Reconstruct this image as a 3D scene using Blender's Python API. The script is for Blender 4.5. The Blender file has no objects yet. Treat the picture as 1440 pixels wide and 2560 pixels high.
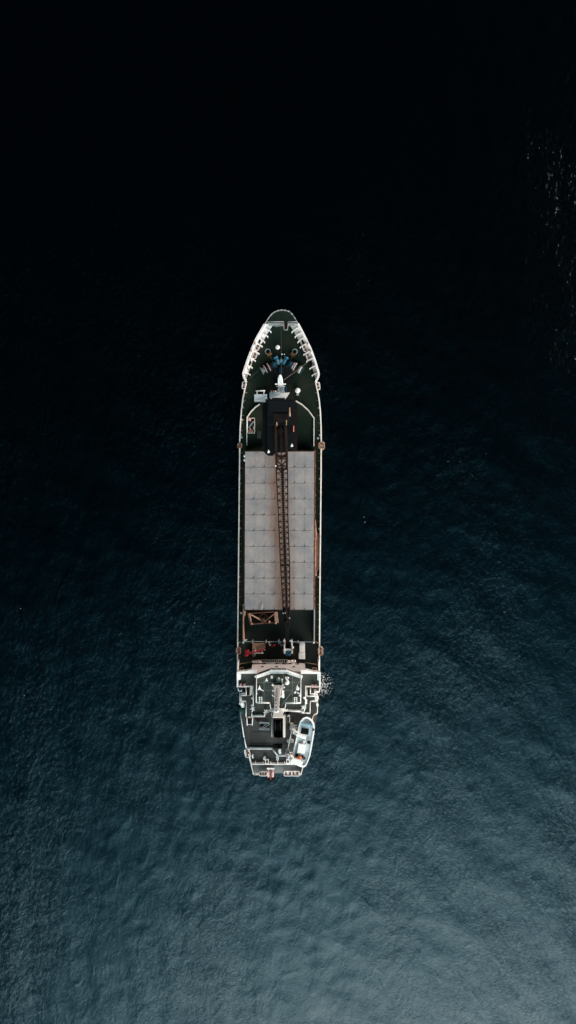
import bpy, math, random
import numpy as np
from mathutils import Vector, Matrix
random.seed(7); np.random.seed(7)
S = bpy.context.scene
COL = S.collection
R = math.radians
HC = 150.0                      # camera height over the water
K = 0.75 / 1280.0               # tan of half the long view angle per photo pixel

def X(px, z): return (px - 720.0) * (HC - z) * K
def Y(py, z): return (1280.0 - py) * (HC - z) * K
def P(px, py, z): return Vector((X(px, z), Y(py, z), z))
def PP(pts, z): return [(X(a, z), Y(b, z)) for a, b in pts]

# ------------------------------------------------------------------ materials
def mat(name, col, rough=0.6, dirt=None, amt=0.35, scale=0.6, stretch=(1, 1, 1), metal=0.0, fine=0.12, lo=0.45, hi=0.7, bump=0.0):
    m = bpy.data.materials.new(name); m.use_nodes = True
    nt = m.node_tree; N = nt.nodes; L = nt.links
    b = N['Principled BSDF']
    b.inputs['Roughness'].default_value = rough
    b.inputs['Metallic'].default_value = metal
    if max(col) < .09: b.inputs['Specular IOR Level'].default_value = .12
    tc = N.new('ShaderNodeTexCoord'); mp = N.new('ShaderNodeMapping')
    mp.inputs['Scale'].default_value = stretch
    L.new(tc.outputs['Object'], mp.inputs['Vector'])
    n1 = N.new('ShaderNodeTexNoise'); n1.inputs['Scale'].default_value = scale; n1.inputs['Detail'].default_value = 6; n1.inputs['Roughness'].default_value = 0.65
    L.new(mp.outputs[0], n1.inputs['Vector'])
    mr = N.new('ShaderNodeMapRange'); mr.inputs['From Min'].default_value = lo; mr.inputs['From Max'].default_value = hi
    mr.inputs['To Max'].default_value = amt
    L.new(n1.outputs[0], mr.inputs['Value'])
    mix = N.new('ShaderNodeMix'); mix.data_type = 'RGBA'
    mix.inputs['A'].default_value = (*col, 1)
    d = dirt or tuple(c * 0.45 for c in col)
    mix.inputs['B'].default_value = (*d, 1)
    L.new(mr.outputs[0], mix.inputs['Factor'])
    n2 = N.new('ShaderNodeTexNoise'); n2.inputs['Scale'].default_value = 7.0; n2.inputs['Detail'].default_value = 4
    L.new(tc.outputs['Object'], n2.inputs['Vector'])
    mr2 = N.new('ShaderNodeMapRange'); mr2.inputs['From Min'].default_value = 0.3; mr2.inputs['From Max'].default_value = 0.7
    mr2.inputs['To Min'].default_value = 1 - fine; mr2.inputs['To Max'].default_value = 1 + fine
    L.new(n2.outputs[0], mr2.inputs['Value'])
    mul = N.new('ShaderNodeVectorMath'); mul.operation = 'SCALE'
    L.new(mix.outputs['Result'], mul.inputs[0]); L.new(mr2.outputs[0], mul.inputs['Scale'])
    L.new(mul.outputs[0], b.inputs['Base Color'])
    if bump:
        bn = N.new('ShaderNodeBump'); bn.inputs['Strength'].default_value = bump; bn.inputs['Distance'].default_value = 0.05
        L.new(n2.outputs[0], bn.inputs['Height']); L.new(bn.outputs[0], b.inputs['Normal'])
    return m

M = dict(
    white=mat('white_paint', (.90, .84, .79), .5, (.62, .50, .42), .30, .8),
    white_clean=mat('clean_white_paint', (.88, .86, .82), .45, (.66, .63, .58), .3, 1.2, fine=.05),
    rail=mat('rail_paint', (.86, .79, .70), .5, (.38, .20, .12), .55, .45, lo=.5, hi=.72),
    rail_dull=mat('dull_rail_paint', (.33, .35, .34), .5, (.25, .13, .08), .4, .5),
    pale=mat('pale_blue_grey_paint', (.60, .64, .66), .5, (.4, .42, .42), .4, .8),
    deck=mat('green_deck_paint', (.009, .018, .011), .75, (.030, .026, .018), .75, .16, bump=.3, fine=.3),
    deck_work=mat('grey_green_working_deck_paint', (.017, .024, .018), .75, (.034, .036, .030), .8, .2, bump=.3, fine=.25, lo=.42, hi=.68),
    deck_dark=mat('dark_deck_coating', (.012, .012, .012), .8, (.022, .014, .012), .6, .3),
    deck_aft=mat('grey_green_deck_paint', (.046, .054, .046), .75, (.090, .090, .076), .75, .28, bump=.3, fine=.2, lo=.42, hi=.66),
    deck_grey=mat('worn_grey_deck_paint', (.050, .050, .047), .8, (.090, .085, .077), .7, .3, bump=.3, fine=.2),
    deck_light=mat('light_grey_deck_paint', (.17, .18, .17), .8, (.09, .09, .085), .7, .35, fine=.2),
    seam=mat('deck_seam_paint', (.12, .15, .135), .7),
    hatch=None,
    hull=mat('dark_hull_paint', (.010, .014, .018), .5, (.03, .018, .012), .5, .25),
    rust=mat('rusty_steel', (.17, .065, .035), .85, (.06, .025, .016), .8, 1.2, fine=.3),
    rust_light=mat('pale_rusty_steel', (.46, .25, .17), .8, (.18, .075, .045), .7, .9, fine=.25),
    rust_dark=mat('dark_rusty_steel', (.021, .010, .007), .85, (.012, .008, .007), .6, 1.0, fine=.3),
    coaming=mat('rusty_coaming_paint', (.020, .018, .014), .8, (.085, .032, .018), .8, .45, stretch=(3, .6, .6), lo=.42, hi=.6),
    stain=mat('rust_stained_deck', (.34, .17, .11), .85, (.12, .07, .045), .7, .5, fine=.3),
    crane=mat('near_black_machinery_paint', (.0022, .0042, .0052), .7, (.0055, .0042, .0040), .6, .5, fine=.3),
    crane_warm=mat('brown_black_steel', (.007, .0045, .004), .75, (.014, .007, .0055), .6, .6, fine=.3),
    black=mat('soot_black', (.004, .004, .004), .8),
    glass=mat('dark_window_glass', (.008, .010, .011), .12, fine=.02, amt=0),
    blue=mat('blue_machine_paint', (.010, .13, .22), .45, (.01, .06, .09), .6, 1.5),
    blue_dark=mat('dark_blue_machine_paint', (.006, .035, .055), .5, (.005, .012, .02), .6, 1.5),
    teal=mat('teal_machine_paint', (.006, .045, .045), .5, (.004, .015, .018), .6, 1.5),
    red=mat('red_crane_paint', (.62, .020, .035), .45, (.16, .012, .015), .6, 1.5),
    pink=mat('faded_pink_paint', (.60, .36, .34), .6, (.45, .25, .22), .5, 1.5),
    orange=mat('orange_red_paint', (.75, .22, .12), .5, (.5, .12, .06), .5, 2.0),
    wood=mat('plywood', (.54, .35, .22), .8, (.36, .23, .15), .6, .8, stretch=(.4, 3, 1)),
    yellow=mat('yellow_ochre_rope', (.40, .27, .13), .8),
    brass=mat('brown_yellow_chain_steel', (.13, .06, .018), .7, (.03, .015, .006), .6, 2.0, fine=.3),
    boat=mat('pale_blue_boat_deck', (.46, .53, .55), .6, (.30, .36, .38), .6, .9, fine=.08),
    boat_cyan=mat('cyan_painted_trim', (.18, .42, .50), .5, (.12, .3, .36), .5, 1.2),
    tarp=mat('green_tarpaulin', (.015, .055, .045), .7, (.03, .09, .08), .6, 3.0),
    dome=mat('green_white_dome', (.08, .22, .14), .4, (.55, .6, .55), .9, .9, lo=.48, hi=.56),
    wire=mat('wire_rope', (.12, .10, .085), .7),
    cleat=mat('dark_cleat_steel', (.07, .06, .055), .7),
    grey=mat('galvanised_grey', (.22, .24, .25), .5, (.12, .12, .12), .5, 1.5),
    foam=mat('sea_foam', (.50, .48, .46), .9, (.07, .09, .10), .9, 1.0, fine=.2),
)

def hatch_material():
    m = bpy.data.materials.new('grey_hatch_paint'); m.use_nodes = True
    nt = m.node_tree; N = nt.nodes; L = nt.links; b = N['Principled BSDF']
    b.inputs['Roughness'].default_value = .7
    g = N.new('ShaderNodeNewGeometry')
    sep = N.new('ShaderNodeSeparateXYZ'); L.new(g.outputs['Position'], sep.inputs[0])
    def math_(op, a, c, clamp=False):
        n = N.new('ShaderNodeMath'); n.operation = op; n.use_clamp = clamp
        for i, v in enumerate((a, c)):
            if v is None: continue
            if isinstance(v, (int, float)): n.inputs[i].default_value = v
            else: L.new(v, n.inputs[i])
        return n.outputs[0]
    def noise(sc, det=5, vec=None, rough=.6):
        n = N.new('ShaderNodeTexNoise'); n.inputs['Scale'].default_value = sc; n.inputs['Detail'].default_value = det; n.inputs['Roughness'].default_value = rough
        L.new(vec or g.outputs['Position'], n.inputs['Vector']); return n.outputs[0]
    def mixc(f, A, B):
        n = N.new('ShaderNodeMix'); n.data_type = 'RGBA'; L.new(f, n.inputs['Factor'])
        for k, v in (('A', A), ('B', B)):
            if isinstance(v, tuple): n.inputs[k].default_value = (*v, 1)
            else: L.new(v, n.inputs[k])
        return n.outputs['Result']
    # worn grey with blotches
    mr = N.new('ShaderNodeMapRange'); mr.inputs['From Min'].default_value = .35; mr.inputs['From Max'].default_value = .68
    L.new(noise(.35, 7), mr.inputs['Value'])
    c = mixc(mr.outputs[0], (.200, .192, .196), (.318, .276, .252))
    # rust run-off: a soft band that follows the jib, where its rust drips on the covers
    dx = math_('SUBTRACT', sep.outputs['X'], math_('ADD', math_('MULTIPLY', sep.outputs['Y'], -.055), -1.75))
    wob = math_('MULTIPLY', math_('SUBTRACT', noise(.22, 3), .5), 2.6)
    dist = math_('ABSOLUTE', math_('ADD', dx, wob), None)
    mp = N.new('ShaderNodeMapping'); mp.inputs['Scale'].default_value = (2.2, .25, 1); L.new(g.outputs['Position'], mp.inputs['Vector'])
    streak = noise(.9, 5, mp.outputs[0])
    band = N.new('ShaderNodeMapRange'); band.inputs['From Min'].default_value = 3.4; band.inputs['From Max'].default_value = .2
    band.interpolation_type = 'SMOOTHSTEP'; L.new(dist, band.inputs['Value'])
    f = math_('MULTIPLY', band.outputs[0], math_('MULTIPLY', streak, 1.6), True)
    c = mixc(f, c, (.20, .105, .065))
    spot = N.new('ShaderNodeMapRange'); spot.inputs['From Min'].default_value = .56; spot.inputs['From Max'].default_value = .74
    spot.inputs['To Max'].default_value = .8
    L.new(noise(1.1, 6, None, .7), spot.inputs['Value'])
    c = mixc(spot.outputs[0], c, (.20, .13, .10))
    fs = N.new('ShaderNodeMapRange'); fs.inputs['From Min'].default_value = .3; fs.inputs['From Max'].default_value = .7
    fs.inputs['To Min'].default_value = .80; fs.inputs['To Max'].default_value = 1.20
    L.new(noise(5.5, 5, None, .75), fs.inputs['Value'])
    mul = N.new('ShaderNodeVectorMath'); mul.operation = 'SCALE'; L.new(c, mul.inputs[0]); L.new(fs.outputs[0], mul.inputs['Scale'])
    L.new(mul.outputs[0], b.inputs['Base Color'])
    return m
M['hatch'] = hatch_material()

# ------------------------------------------------------------------ mesh builder
class MB:
    def __init__(s): s.v = []; s.f = []; s.smooth = []
    def add(s, vs, fs, sm=False):
        n = len(s.v); s.v += [tuple(v) for v in vs]
        for f in fs: s.f.append(tuple(i + n for i in f)); s.smooth.append(sm)
        return s
    def box(s, c, d, rz=0.0, ax=None):
        hx, hy, hz = d[0] / 2, d[1] / 2, d[2] / 2
        e = min(.04, min(hx, hy, hz) * .3)
        # box with chamfered top rim
        vs = []
        for (zz, q) in ((-hz, 0), (hz - e, 0), (hz, e)):
            for (sx, sy) in ((-1, -1), (1, -1), (1, 1), (-1, 1)):
                vs.append(Vector((sx * (hx - q), sy * (hy - q), zz)))
        m = ax if ax else Matrix.Rotation(rz, 3, 'Z')
        vs = [m @ v + Vector(c) for v in vs]
        fs = [(3, 2, 1, 0), (8, 9, 10, 11)]
        for k in (0, 4):
            for i in range(4): fs.append((k + i, k + (i + 1) % 4, k + 4 + (i + 1) % 4, k + 4 + i))
        return s.add(vs, fs)
    def beam(s, a, b, w, h=None):
        a = Vector(a); b = Vector(b); d = b - a; L = d.length
        if L < 1e-6: return s
        x = d / L; up = Vector((0, 0, 1)) if abs(x.z) < .95 else Vector((1, 0, 0))
        y = up.cross(x).normalized(); z = x.cross(y)
        m = Matrix((x, y, z)).transposed()
        return s.box((a + b) / 2, (L, w, h or w), ax=m)
    def tube(s, a, b, r, r2=None, n=8, cap=True):
        a = Vector(a); b = Vector(b); d = (b - a)
        if d.length < 1e-6: return s
        x = d.normalized(); up = Vector((0, 0, 1)) if abs(x.z) < .95 else Vector((1, 0, 0))
        u = x.cross(up).normalized(); w = x.cross(u); r2 = r if r2 is None else r2
        vs = []
        for (p, q) in ((a, r), (b, r2)):
            for i in range(n):
                t = 2 * math.pi * i / n; vs.append(p + (u * math.cos(t) + w * math.sin(t)) * q)
        k = len(s.v)
        s.add(vs, [(i, n + i, n + (i + 1) % n, (i + 1) % n) for i in range(n)], True)
        if cap: s.add([], [])
        if cap:
            s.f.append(tuple(k + i for i in range(n))); s.smooth.append(False)
            s.f.append(tuple(k + n + i for i in reversed(range(n)))); s.smooth.append(False)
        return s
    def path(s, pts, r, n=6):
        for a, b in zip(pts[:-1], pts[1:]): s.tube(a, b, r, n=n)
        return s
    def prism(s, xy, z0, z1):
        n = len(xy)
        ar = sum(xy[i][0] * xy[(i + 1) % n][1] - xy[(i + 1) % n][0] * xy[i][1] for i in range(n))
        if ar < 0: xy = xy[::-1]
        vs = [(x, y, z0) for x, y in xy] + [(x, y, z1) for x, y in xy]
        return s.add(vs, [tuple(reversed(range(n))), tuple(range(n, 2 * n))] + [(i, (i + 1) % n, n + (i + 1) % n, n + i) for i in range(n)])
    def wall(s, xy, z0, z1, t, closed=False):
        pts = [Vector((x, y)) for x, y in xy]
        n = len(pts)
        for i in range(n if closed else n - 1):
            a, b = pts[i], pts[(i + 1) % n]
            d = (b - a)
            if d.length < 1e-5: continue
            e = d.normalized() * t * .5
            s.beam((a.x - e.x, a.y - e.y, (z0 + z1) / 2 + i * .0007), (b.x + e.x, b.y + e.y, (z0 + z1) / 2 + i * .0007), t, z1 - z0)
        return s
    def lathe(s, c, prof, n=20, axis=None):
        m = axis or Matrix.Identity(3); c = Vector(c); vs = []; 
        for (r, h) in prof:
            for i in range(n):
                t = 2 * math.pi * i / n; vs.append(m @ Vector((r * math.cos(t), r * math.sin(t), h)) + c)
        fs = []
        for k in range(len(prof) - 1):
            for i in range(n): fs.append((k * n + i, k * n + (i + 1) % n, (k + 1) * n + (i + 1) % n, (k + 1) * n + i))
        fs.append(tuple(reversed(range(n)))); fs.append(tuple((len(prof) - 1) * n + i for i in range(n)))
        return s.add(vs, fs, True)
    def build(s, name, m, parent=None):
        off = Vector((0, 0, 0)); o = parent
        while o is not None: off += o.location; o = o.parent
        me = bpy.data.meshes.new(name)
        me.from_pydata([tuple(Vector(v) - off) for v in s.v], [], s.f)
        me.polygons.foreach_set('use_smooth', s.smooth)
        me.materials.append(M[m] if isinstance(m, str) else m); me.update()
        ob = bpy.data.objects.new(name, me); COL.objects.link(ob)
        if parent: ob.parent = parent
        return ob

def mid(px0, py0, px1, py1, z): return ((X(px0, z) + X(px1, z)) / 2, (Y(py0, z) + Y(py1, z)) / 2)
def rect(mb, px0, py0, px1, py1, z0, z1):
    """box whose top face covers the measured rectangle at height z1"""
    c = mid(px0, py0, px1, py1, z1)
    return mb.box((c[0], c[1], (z0 + z1) / 2), (abs(X(px1, z1) - X(px0, z1)), abs(Y(py1, z1) - Y(py0, z1)), z1 - z0))
def tag(o, label, cat, group=None, kind=None):
    o['label'] = label; o['category'] = cat
    if group: o['group'] = group
    if kind: o['kind'] = kind
    return o
def thing(name, label, cat, loc, group=None):
    o = bpy.data.objects.new(name, None); COL.objects.link(o); o.location = loc; o.empty_display_size = .5
    return tag(o, label, cat, group)
def railing(pts, zd, parent, h=1.05, m='rail', r=.065, step=1.6, name='railing', ztop=True):
    """guard rail: measured at its top, posts down to the deck zd"""
    z = zd + h
    w = [P(a, b, z) for a, b in pts]
    mb = MB()
    for a, b in zip(w[:-1], w[1:]):
        mb.tube(a, b, r, n=6)
        lo = Vector((0, 0, h * .5)); mb.tube(a - lo, b - lo, r * .5, n=5)
        n = max(1, round((b - a).length / step))
        for i in range(n + 1):
            p = a.lerp(b, i / n); mb.tube(p, (p.x, p.y, zd), r * .6, n=5)
    return mb.build(name, m, parent)
def copy_tree(o, parent=None, loc=None, rz=None):
    c = o.copy(); COL.objects.link(c)
    if parent: c.parent = parent
    if loc is not None: c.location = loc
    if rz is not None: c.rotation_euler = (0, 0, rz)
    for ch in list(o.children):
        d = ch.copy(); COL.objects.link(d); d.parent = c
    return c

# ------------------------------------------------------------------ ship outline (photo measures at rail height)
L_ = [(706,774.5),(697,775.5),(688,778.5),(680,784),(673,792),(667,801),(662,810),(651,829),(640,848),(629,873),(618,903),(608,933),(609,940),(615,951),(615.5,958),
      (612,972),(607,998),(603.5,1028),(601,1062),(599.5,1100),(598.5,1200),(597.5,1300),(596.5,1400),(595.5,1500),(594.5,1580),(594,1640),(593.5,1680),
      (594,1716),(597,1760),(600,1787),(609,1840),(618,1885),(632,1937)]
R_ = [(715,775.5),(724,778.5),(732,787),(739,798),(745,809),(755,828),(765,848),(777,873),(788,903),(797,934),(796,940),(789.5,951),(789,958),
      (793,972),(798,1000),(801,1030),(802.5,1062),(803,1100),(802.5,1200),(801.5,1300),(800.5,1400),(799.5,1500),(799,1580),(798.5,1640),(798.5,1680),
      (798.5,1716),(797,1760),(792,1800),(786,1840),(775,1885),(756,1937)]
ZD, ZR = 5.0, 6.1
outline = PP(L_[::-1], ZR) + PP(R_, ZR)          # stern-left, up to the bow, down the right side
CX, CY = X(700, 5), Y(1356, 5)
ship = thing('cargo_ship', 'long green decked cargo ship with white rails and pale grey hatch covers', 'ship', (CX, CY, 0))

# hull shell
mb = MB(); n = len(outline); rings = []
for (z, sx, sy) in ((ZD - .06, 1, 1), (3.2, .985, .992), (1.2, .96, .98), (0, .94, .972), (-3.0, .86, .95)):
    rr = []
    for (x, y) in outline:
        fy = (y - CY) / 50
        s2 = 1 - (1 - sx) * (1 + 1.8 * max(0, fy) ** 2)
        rr.append((CX + (x - CX) * s2, CY + (y - CY) * sy, z))
    rings.append(rr)
vs = [v for r_ in rings for v in r_]; fs = []
for k in range(len(rings) - 1):
    for i in range(n): fs.append((k * n + i, (k + 1) * n + i, (k + 1) * n + (i + 1) % n, k * n + (i + 1) % n))
mb.add(vs, fs, True); mb.add([(x, y, ZD - .06) for x, y in outline], [tuple(reversed(range(n)))])
mb.build('hull', 'hull', ship)

def inset_poly(poly, k): return [(CX + (x - CX) * k, CY + (y - CY) * (1 - (1 - k) * .2)) for x, y in poly]
MB().prism(inset_poly(outline, .992), ZD - .05, ZD).build('main_deck', 'deck', ship)
MB().prism(PP([(660,812),(750,812),(792,945),(786,1000),(612,1000),(614,945)], ZD + .02), ZD + .01, ZD + .02)
mb = MB().prism(PP([(672,938),(690,915),(716,915),(737,935),(726,958),(684,958)], ZD + .02), ZD + .004, ZD + .016); mb.build('windlass_bed', 'deck_dark', ship)
MB().prism(PP([(706,777.5),(690,781),(679,789),(667,805.5),(741,805.5),(731,790),(721,781)], 7.0), 6.6, 6.95).build('bow_platform', 'deck', ship)
MB().prism(PP([(625,1911.5),(759,1911.5),(753,1933),(633,1933)], ZD + .03), ZD + .005, ZD + .025).build('stern_deck', 'deck_light', ship)

# side bulwark: thin plate with a rail cap, one part for each side
for side in (L_, R_):
    seg = [p for p in side if 955 <= p[1] <= 1685]
    mb = MB().wall(PP(seg, ZR), ZD, ZR - .12, .10)
    for a, b in zip(seg[:-1], seg[1:]): mb.beam(P(*a, ZR - .05), P(*b, ZR - .05), .25, .10)
    o = mb.build('bulwark', 'rail', ship)
    for yy in range(980, 1675, 19):
        for a, b in zip(seg[:-1], seg[1:]):
            if a[1] <= yy < b[1]:
                xx = a[0] + (b[0] - a[0]) * (yy - a[1]) / (b[1] - a[1]); sg = 1 if side is L_ else -1
                q = P(xx, yy, ZR); mb = MB(); mb.beam((q.x + sg * .5, q.y, ZD), (q.x + sg * .05, q.y, ZR - .2), .08, .08); mb.build('stay', 'rail_dull', o)
# white high bulwark by the bridge at each side
for side, x in ((L_, 595), (R_, 797)):
    MB().wall(PP([(x, 1655), (x - (1 if x < 700 else -1), 1684)], 7.6), ZD, 7.6, .22).build('bulwark', 'white', ship)

# flared bow bulwark
LB = [(662,810),(651,829),(640,848),(629,873),(618,903),(608,933),(609,941),(616,956)]
LI = [(683,811),(671,830),(660,850),(645.5,872),(632.5,902),(621,933),(617.5,944),(616.5,956)]
RB = [(745,809),(755,828),(765,848),(777,873),(788,903),(797,934),(796,941),(789,956)]
RI = [(724,811),(734,828),(746,850),(760,873),(775,903),(785.5,933),(788,944),(788.5,956)]
for B, I, sg in ((LB, LI, 1), (RB, RI, -1)):
    mb = MB(); zt = 7.2
    o_ = [P(a, b, zt) for a, b in B]; i_ = [P(a, b, ZD + .05) for a, b in I]
    for k in range(len(B) - 1):
        q = [o_[k], o_[k + 1], i_[k + 1], i_[k]]; dn = Vector((0, 0, -.12))
        mb.add(q + [v + dn for v in q], [(0, 1, 2, 3), (7, 6, 5, 4), (0, 3, 7, 4), (1, 5, 6, 2), (0, 4, 5, 1), (3, 2, 6, 7)])
        mb.beam(o_[k] + Vector((0, 0, .06)), o_[k + 1] + Vector((0, 0, .06)), .42, .12)
    ob = mb.build('bow_bulwark', 'white', ship)
LS = [((656,817),(677,829)),((649,830),(669,841)),((643,842),(661,855)),((637,857),(655,866)),((629,875),(647,884)),((622,893),(638,902)),((615,911),(630,919)),((610,931),(625,936))]
RS = [((749,816),(730,830)),((756,829),(738,842)),((763,841),(745,855)),((769,857),(751,868)),((777,876),(760,886)),((784,894),(767,903)),((790,914),(775,921)),((795,932),(781,938))]
for a, b in LS + RS:
    mb = MB(); A = P(*a, 7.1); B = P(*b, 6.0)
    mb.beam(A, B, .15, .4); mb.tube(B - Vector((0, 0, .9)), B + Vector((0, 0, .1)), .14); mb.build('bulwark_stay', 'white', ship)
for (a, b, c_, d_) in ((651,849,647.5,857),(626,903,623.5,914),(755,850,759,859),(776.5,903,779.5,914)):
    MB().beam(P(a, b, 6.1), P(c_, d_, 6.1), .38, .5).build('freeing_port', 'black', ship)
# tip rails and their cross rail with the stair notch
railing([(662,810),(667,801),(673,792),(680,784),(688,778.5),(697,775.5),(706,774.5),(715,775.5),(724,778.5),(732,787),(739,798),(745,809)], 6.9, ship, m='rail_dull', r=.08)
railing([(665,804),(709,804),(710,824),(719,824),(720,804),(742,804)], 6.9, ship, m='rail_dull', r=.06)
MB().wall(PP([(664,810),(669,808.5),(708,808.5)], 6.9), 5, 6.88, .12).build('platform_edge', 'rail_dull', ship)
MB().wall(PP([(721,808.5),(739,808.5),(744,811)], 6.9), 5, 6.88, .12).build('platform_edge', 'rail_dull', ship)
mb = MB()
for i in range(6): mb.box((X(714.5, 5.4), Y(806 + i * 3, 5.4), 6.6 - i * .27), (.7, .22, .05))
mb.build('stair', 'rust_dark', ship)
for (a, b) in ((684,810),(692,812),(700,811),(672,813),(737,812)): MB().box((*PP([(a, b)], 6)[0], 5.5), (.6, .35, 1.0), rz=.3).build('locker', 'grey', ship)

# ---------------------------------------------------------------- fairleads (roller chocks) all round
def fairlead(px, py, z, rz, length=1.5, w=.75, m='white', nroll=2):
    mb = MB(); c = P(px, py, z); rot = Matrix.Rotation(rz, 3, 'Z')
    def q(a, b, dz=0): return rot @ Vector((a, b, dz)) + c
    hw, hl, ch = w / 2, length / 2, .18
    ring = [(-hw, -hl + ch), (-hw + ch, -hl), (hw - ch, -hl), (hw, -hl + ch), (hw, hl - ch), (hw - ch, hl), (-hw + ch, hl), (-hw, hl - ch)]
    for k in range(8): mb.beam(q(*ring[k]), q(*ring[(k + 1) % 8]), .13, .22)
    mb.box(c - Vector((0, 0, .16)), (w - .12, length - .12, .06), rz=rz)
    o = mb.build('fairlead', m, ship)
    for k in range(nroll):
        t = -hl + length * (k + .5) / nroll
        r_ = MB(); p = q(0, t)
        r_.lathe(p - Vector((0, 0, .12)), [(.24, 0), (.15, .1), (.14, .3), (.23, .42), (.20, .45)], n=12)
        r_.build('roller', 'rust', o)
    return o
T = math.atan2
fairlead(610, 963, 6.1, -.12); fairlead(795, 965, 6.1, .12)
fairlead(643.5, 868, 6.3, -.48, 1.25, .85); fairlead(636.5, 889, 6.3, -.42, 1.25, .85)
fairlead(762, 871, 6.3, .42, 1.3, .8); fairlead(770.5, 891, 6.3, .35, 1.3, .8)
fairlead(599.5, 1114, 6.1, 0, 1.0, .9, 'rust_light'); fairlead(804, 1114, 6.1, 0, 1.3, 1.2, 'rust_light')
fairlead(596, 1627, 6.2, 0, 1.3, .9, 'rust_light'); fairlead(801.5, 1628, 6.2, 0, 1.6, 1.0, 'rust_light')
fairlead(618.5, 1883, 8.4, .20, 1.6, 1.05, nroll=3)
fairlead(658, 1934, 6.0, R(90), 1.65, .9, nroll=3)
fairlead(720, 1934, 6.0, R(90), 1.7, .95); fairlead(739, 1934, 6.0, R(90), 1.7, .95)
for a, b in ((637,859),(628,877),(769,860),(776,878)):
    MB().lathe(P(a, b, 7.3), [(.20, 0), (.16, .1), (.16, .3), (.2, .36), (.1, .4)], n=12).build('rope_guide', 'rust_light', ship)
# outboard fender frame on the right rail and its twin clutter aft
mb = MB().path([P(805,1102,6), P(811,1107,6), P(810,1122,6), P(804,1126,6)], .07); mb.build('fender_frame', 'rust_light', ship)
mb = MB().path([P(801,1616,6), P(805.5,1618,6), P(805,1636,6), P(801,1637,6)], .09); mb.build('fender_frame', 'white', ship)

MB().prism(PP([(610.5,1526),(784,1526),(783,1603),(610,1603)], ZD + .03), ZD + .005, ZD + .02).build('well_floor', 'deck_work', ship)
MB().prism(PP([(596.5,1606.5),(796.5,1606.5),(796.5,1656),(796,1690),(596,1690),(596.5,1656)], ZD + .03), ZD + .004, ZD + .014).build('working_deck', 'deck_work', ship)
# small fittings along both rails
for (a, b) in ((606,1017),(608,1004),(606,1050),(602,1087),(604,1094),(798,1020),(800,1088),(795,1096),(599,1197),(800,1197),(599,1320),(799,1322),(598,1442),(797,1442),(603,1532)):
    mb = MB(); c = P(a, b, ZD + .5)
    mb.tube(c - Vector((0, 0, .5)), c + Vector((0, 0, .3)), .16, .13, 10); mb.tube(c + Vector((0, 0, .3)), c + Vector((0, 0, .4)), .26, .22, 10)
    mb.build('mooring_post', 'rail_dull', ship)

# ---------------------------------------------------------------- foredeck machinery
def mushroom(px, py, z, r, m='white_clean'):
    o = MB().tube(P(px, py, ZD), P(px, py, ZD) + Vector((0, 0, z - ZD)), r * .5, n=14).build('vent', 'rail_dull', ship)
    c = P(px, py, z); o.data.transform(Matrix.Translation(Vector((c.x - P(px, py, ZD).x, c.y - P(px, py, ZD).y, 0))))
    MB().lathe(c, [(r * .98, -.22), (r, -.1), (r * .93, .04), (r * .6, .14), (r * .1, .17)], n=24).build('vent_cap', m, o)
mushroom(694, 868, 6.4, .47); mushroom(744, 976, 6.6, .56); mushroom(703, 901, 6.2, .42, 'grey')
mb = MB(); rect(mb, 741, 983, 747, 987, 5.01, 6.0); mb.build('valve_box', 'rail_dull', ship)
for sgn, a, b, c_, d_ in ((1, 688, 892, 697, 911), (-1, 717, 893, 707, 910)):
    mb = MB().tube(P(a, b, 6.1), P(c_, d_, 6.1), .38, n=14); mb.tube(P(a, b, 6.1), P(a + (c_ - a) * .25, b + (d_ - b) * .25, 6.1), .52, n=14)
    mb.box(P((a + c_) / 2, (b + d_) / 2, 5.4), (.7, 1.5, .8), rz=.45 * sgn)
    mb.build('windlass_motor', 'blue', ship)
    hx = 669.5 if sgn > 0 else 737
    MB().lathe(P(hx, 879, 5.05), [(.62, 0), (.62, .14), (.45, .16), (.42, .02)], n=20).build('hawse_ring', 'rail_dull', ship)
    MB().lathe(P(hx, 879, 5.06), [(.40, 0), (.40, .03)], n=16).build('hawse_hole', 'black', ship)
    e = (692, 920) if sgn > 0 else (717, 918)
    s0 = (672, 884) if sgn > 0 else (734, 884)
    A, B = P(*s0, 5.5), P(*e, 5.5); mb = MB(); nl = 22
    for i in range(nl):
        p = A.lerp(B, i / nl); q = A.lerp(B, (i + .8) / nl)
        mb.beam(p, q, .20 if i % 2 else .10, .10 if i % 2 else .20)
    mb.build('anchor_chain', 'brass', ship)
    mb = MB().box(P(s0[0] + sgn * 1.5, s0[1] + 2, 5.8), (1.0, .55, .8), rz=.45 * sgn); mb.beam(P(s0[0] - 3 * sgn, s0[1] + 5, 6.1), P(s0[0] + 6 * sgn, s0[1] - 1, 6.1), .22)
    mb.build('chain_stopper', 'brass', ship)
def winch(p0, p1, cols, lit):
    A, B = P(*p0, 6.2), P(*p1, 6.2); d = (B - A).normalized()
    mb = MB().tube(A, B, .22, n=10)
    for t in (.08, .5, .9): p = A.lerp(B, t); mb.box((p.x, p.y, 5.55), (.5, 1.1, 1.0), rz=T(d.y, d.x))
    w = mb.build('mooring_winch', 'teal', ship)
    for (t0, t1, r_, m) in cols:
        MB().tube(A.lerp(B, t0), A.lerp(B, t1), r_, n=18).build('drum', m, w)
winch((653, 928), (692, 907), [(.02,.06,.85,'grey'),(.06,.22,.55,'rail_dull'),(.24,.28,.9,'pink'),(.30,.44,.5,'teal'),(.46,.50,.9,'pink'),(.50,.62,.55,'rust_dark'),(.66,.86,.6,'blue_dark')], False)
winch((757, 928), (717, 905), [(.02,.07,.95,'teal'),(.09,.24,.75,'rail'),(.16,.19,.92,'rust_light'),(.26,.30,.9,'teal'),(.34,.46,.5,'teal'),(.46,.52,.9,'pink'),(.54,.64,.75,'rail_dull'),(.68,.90,.6,'blue_dark')], True)
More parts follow.
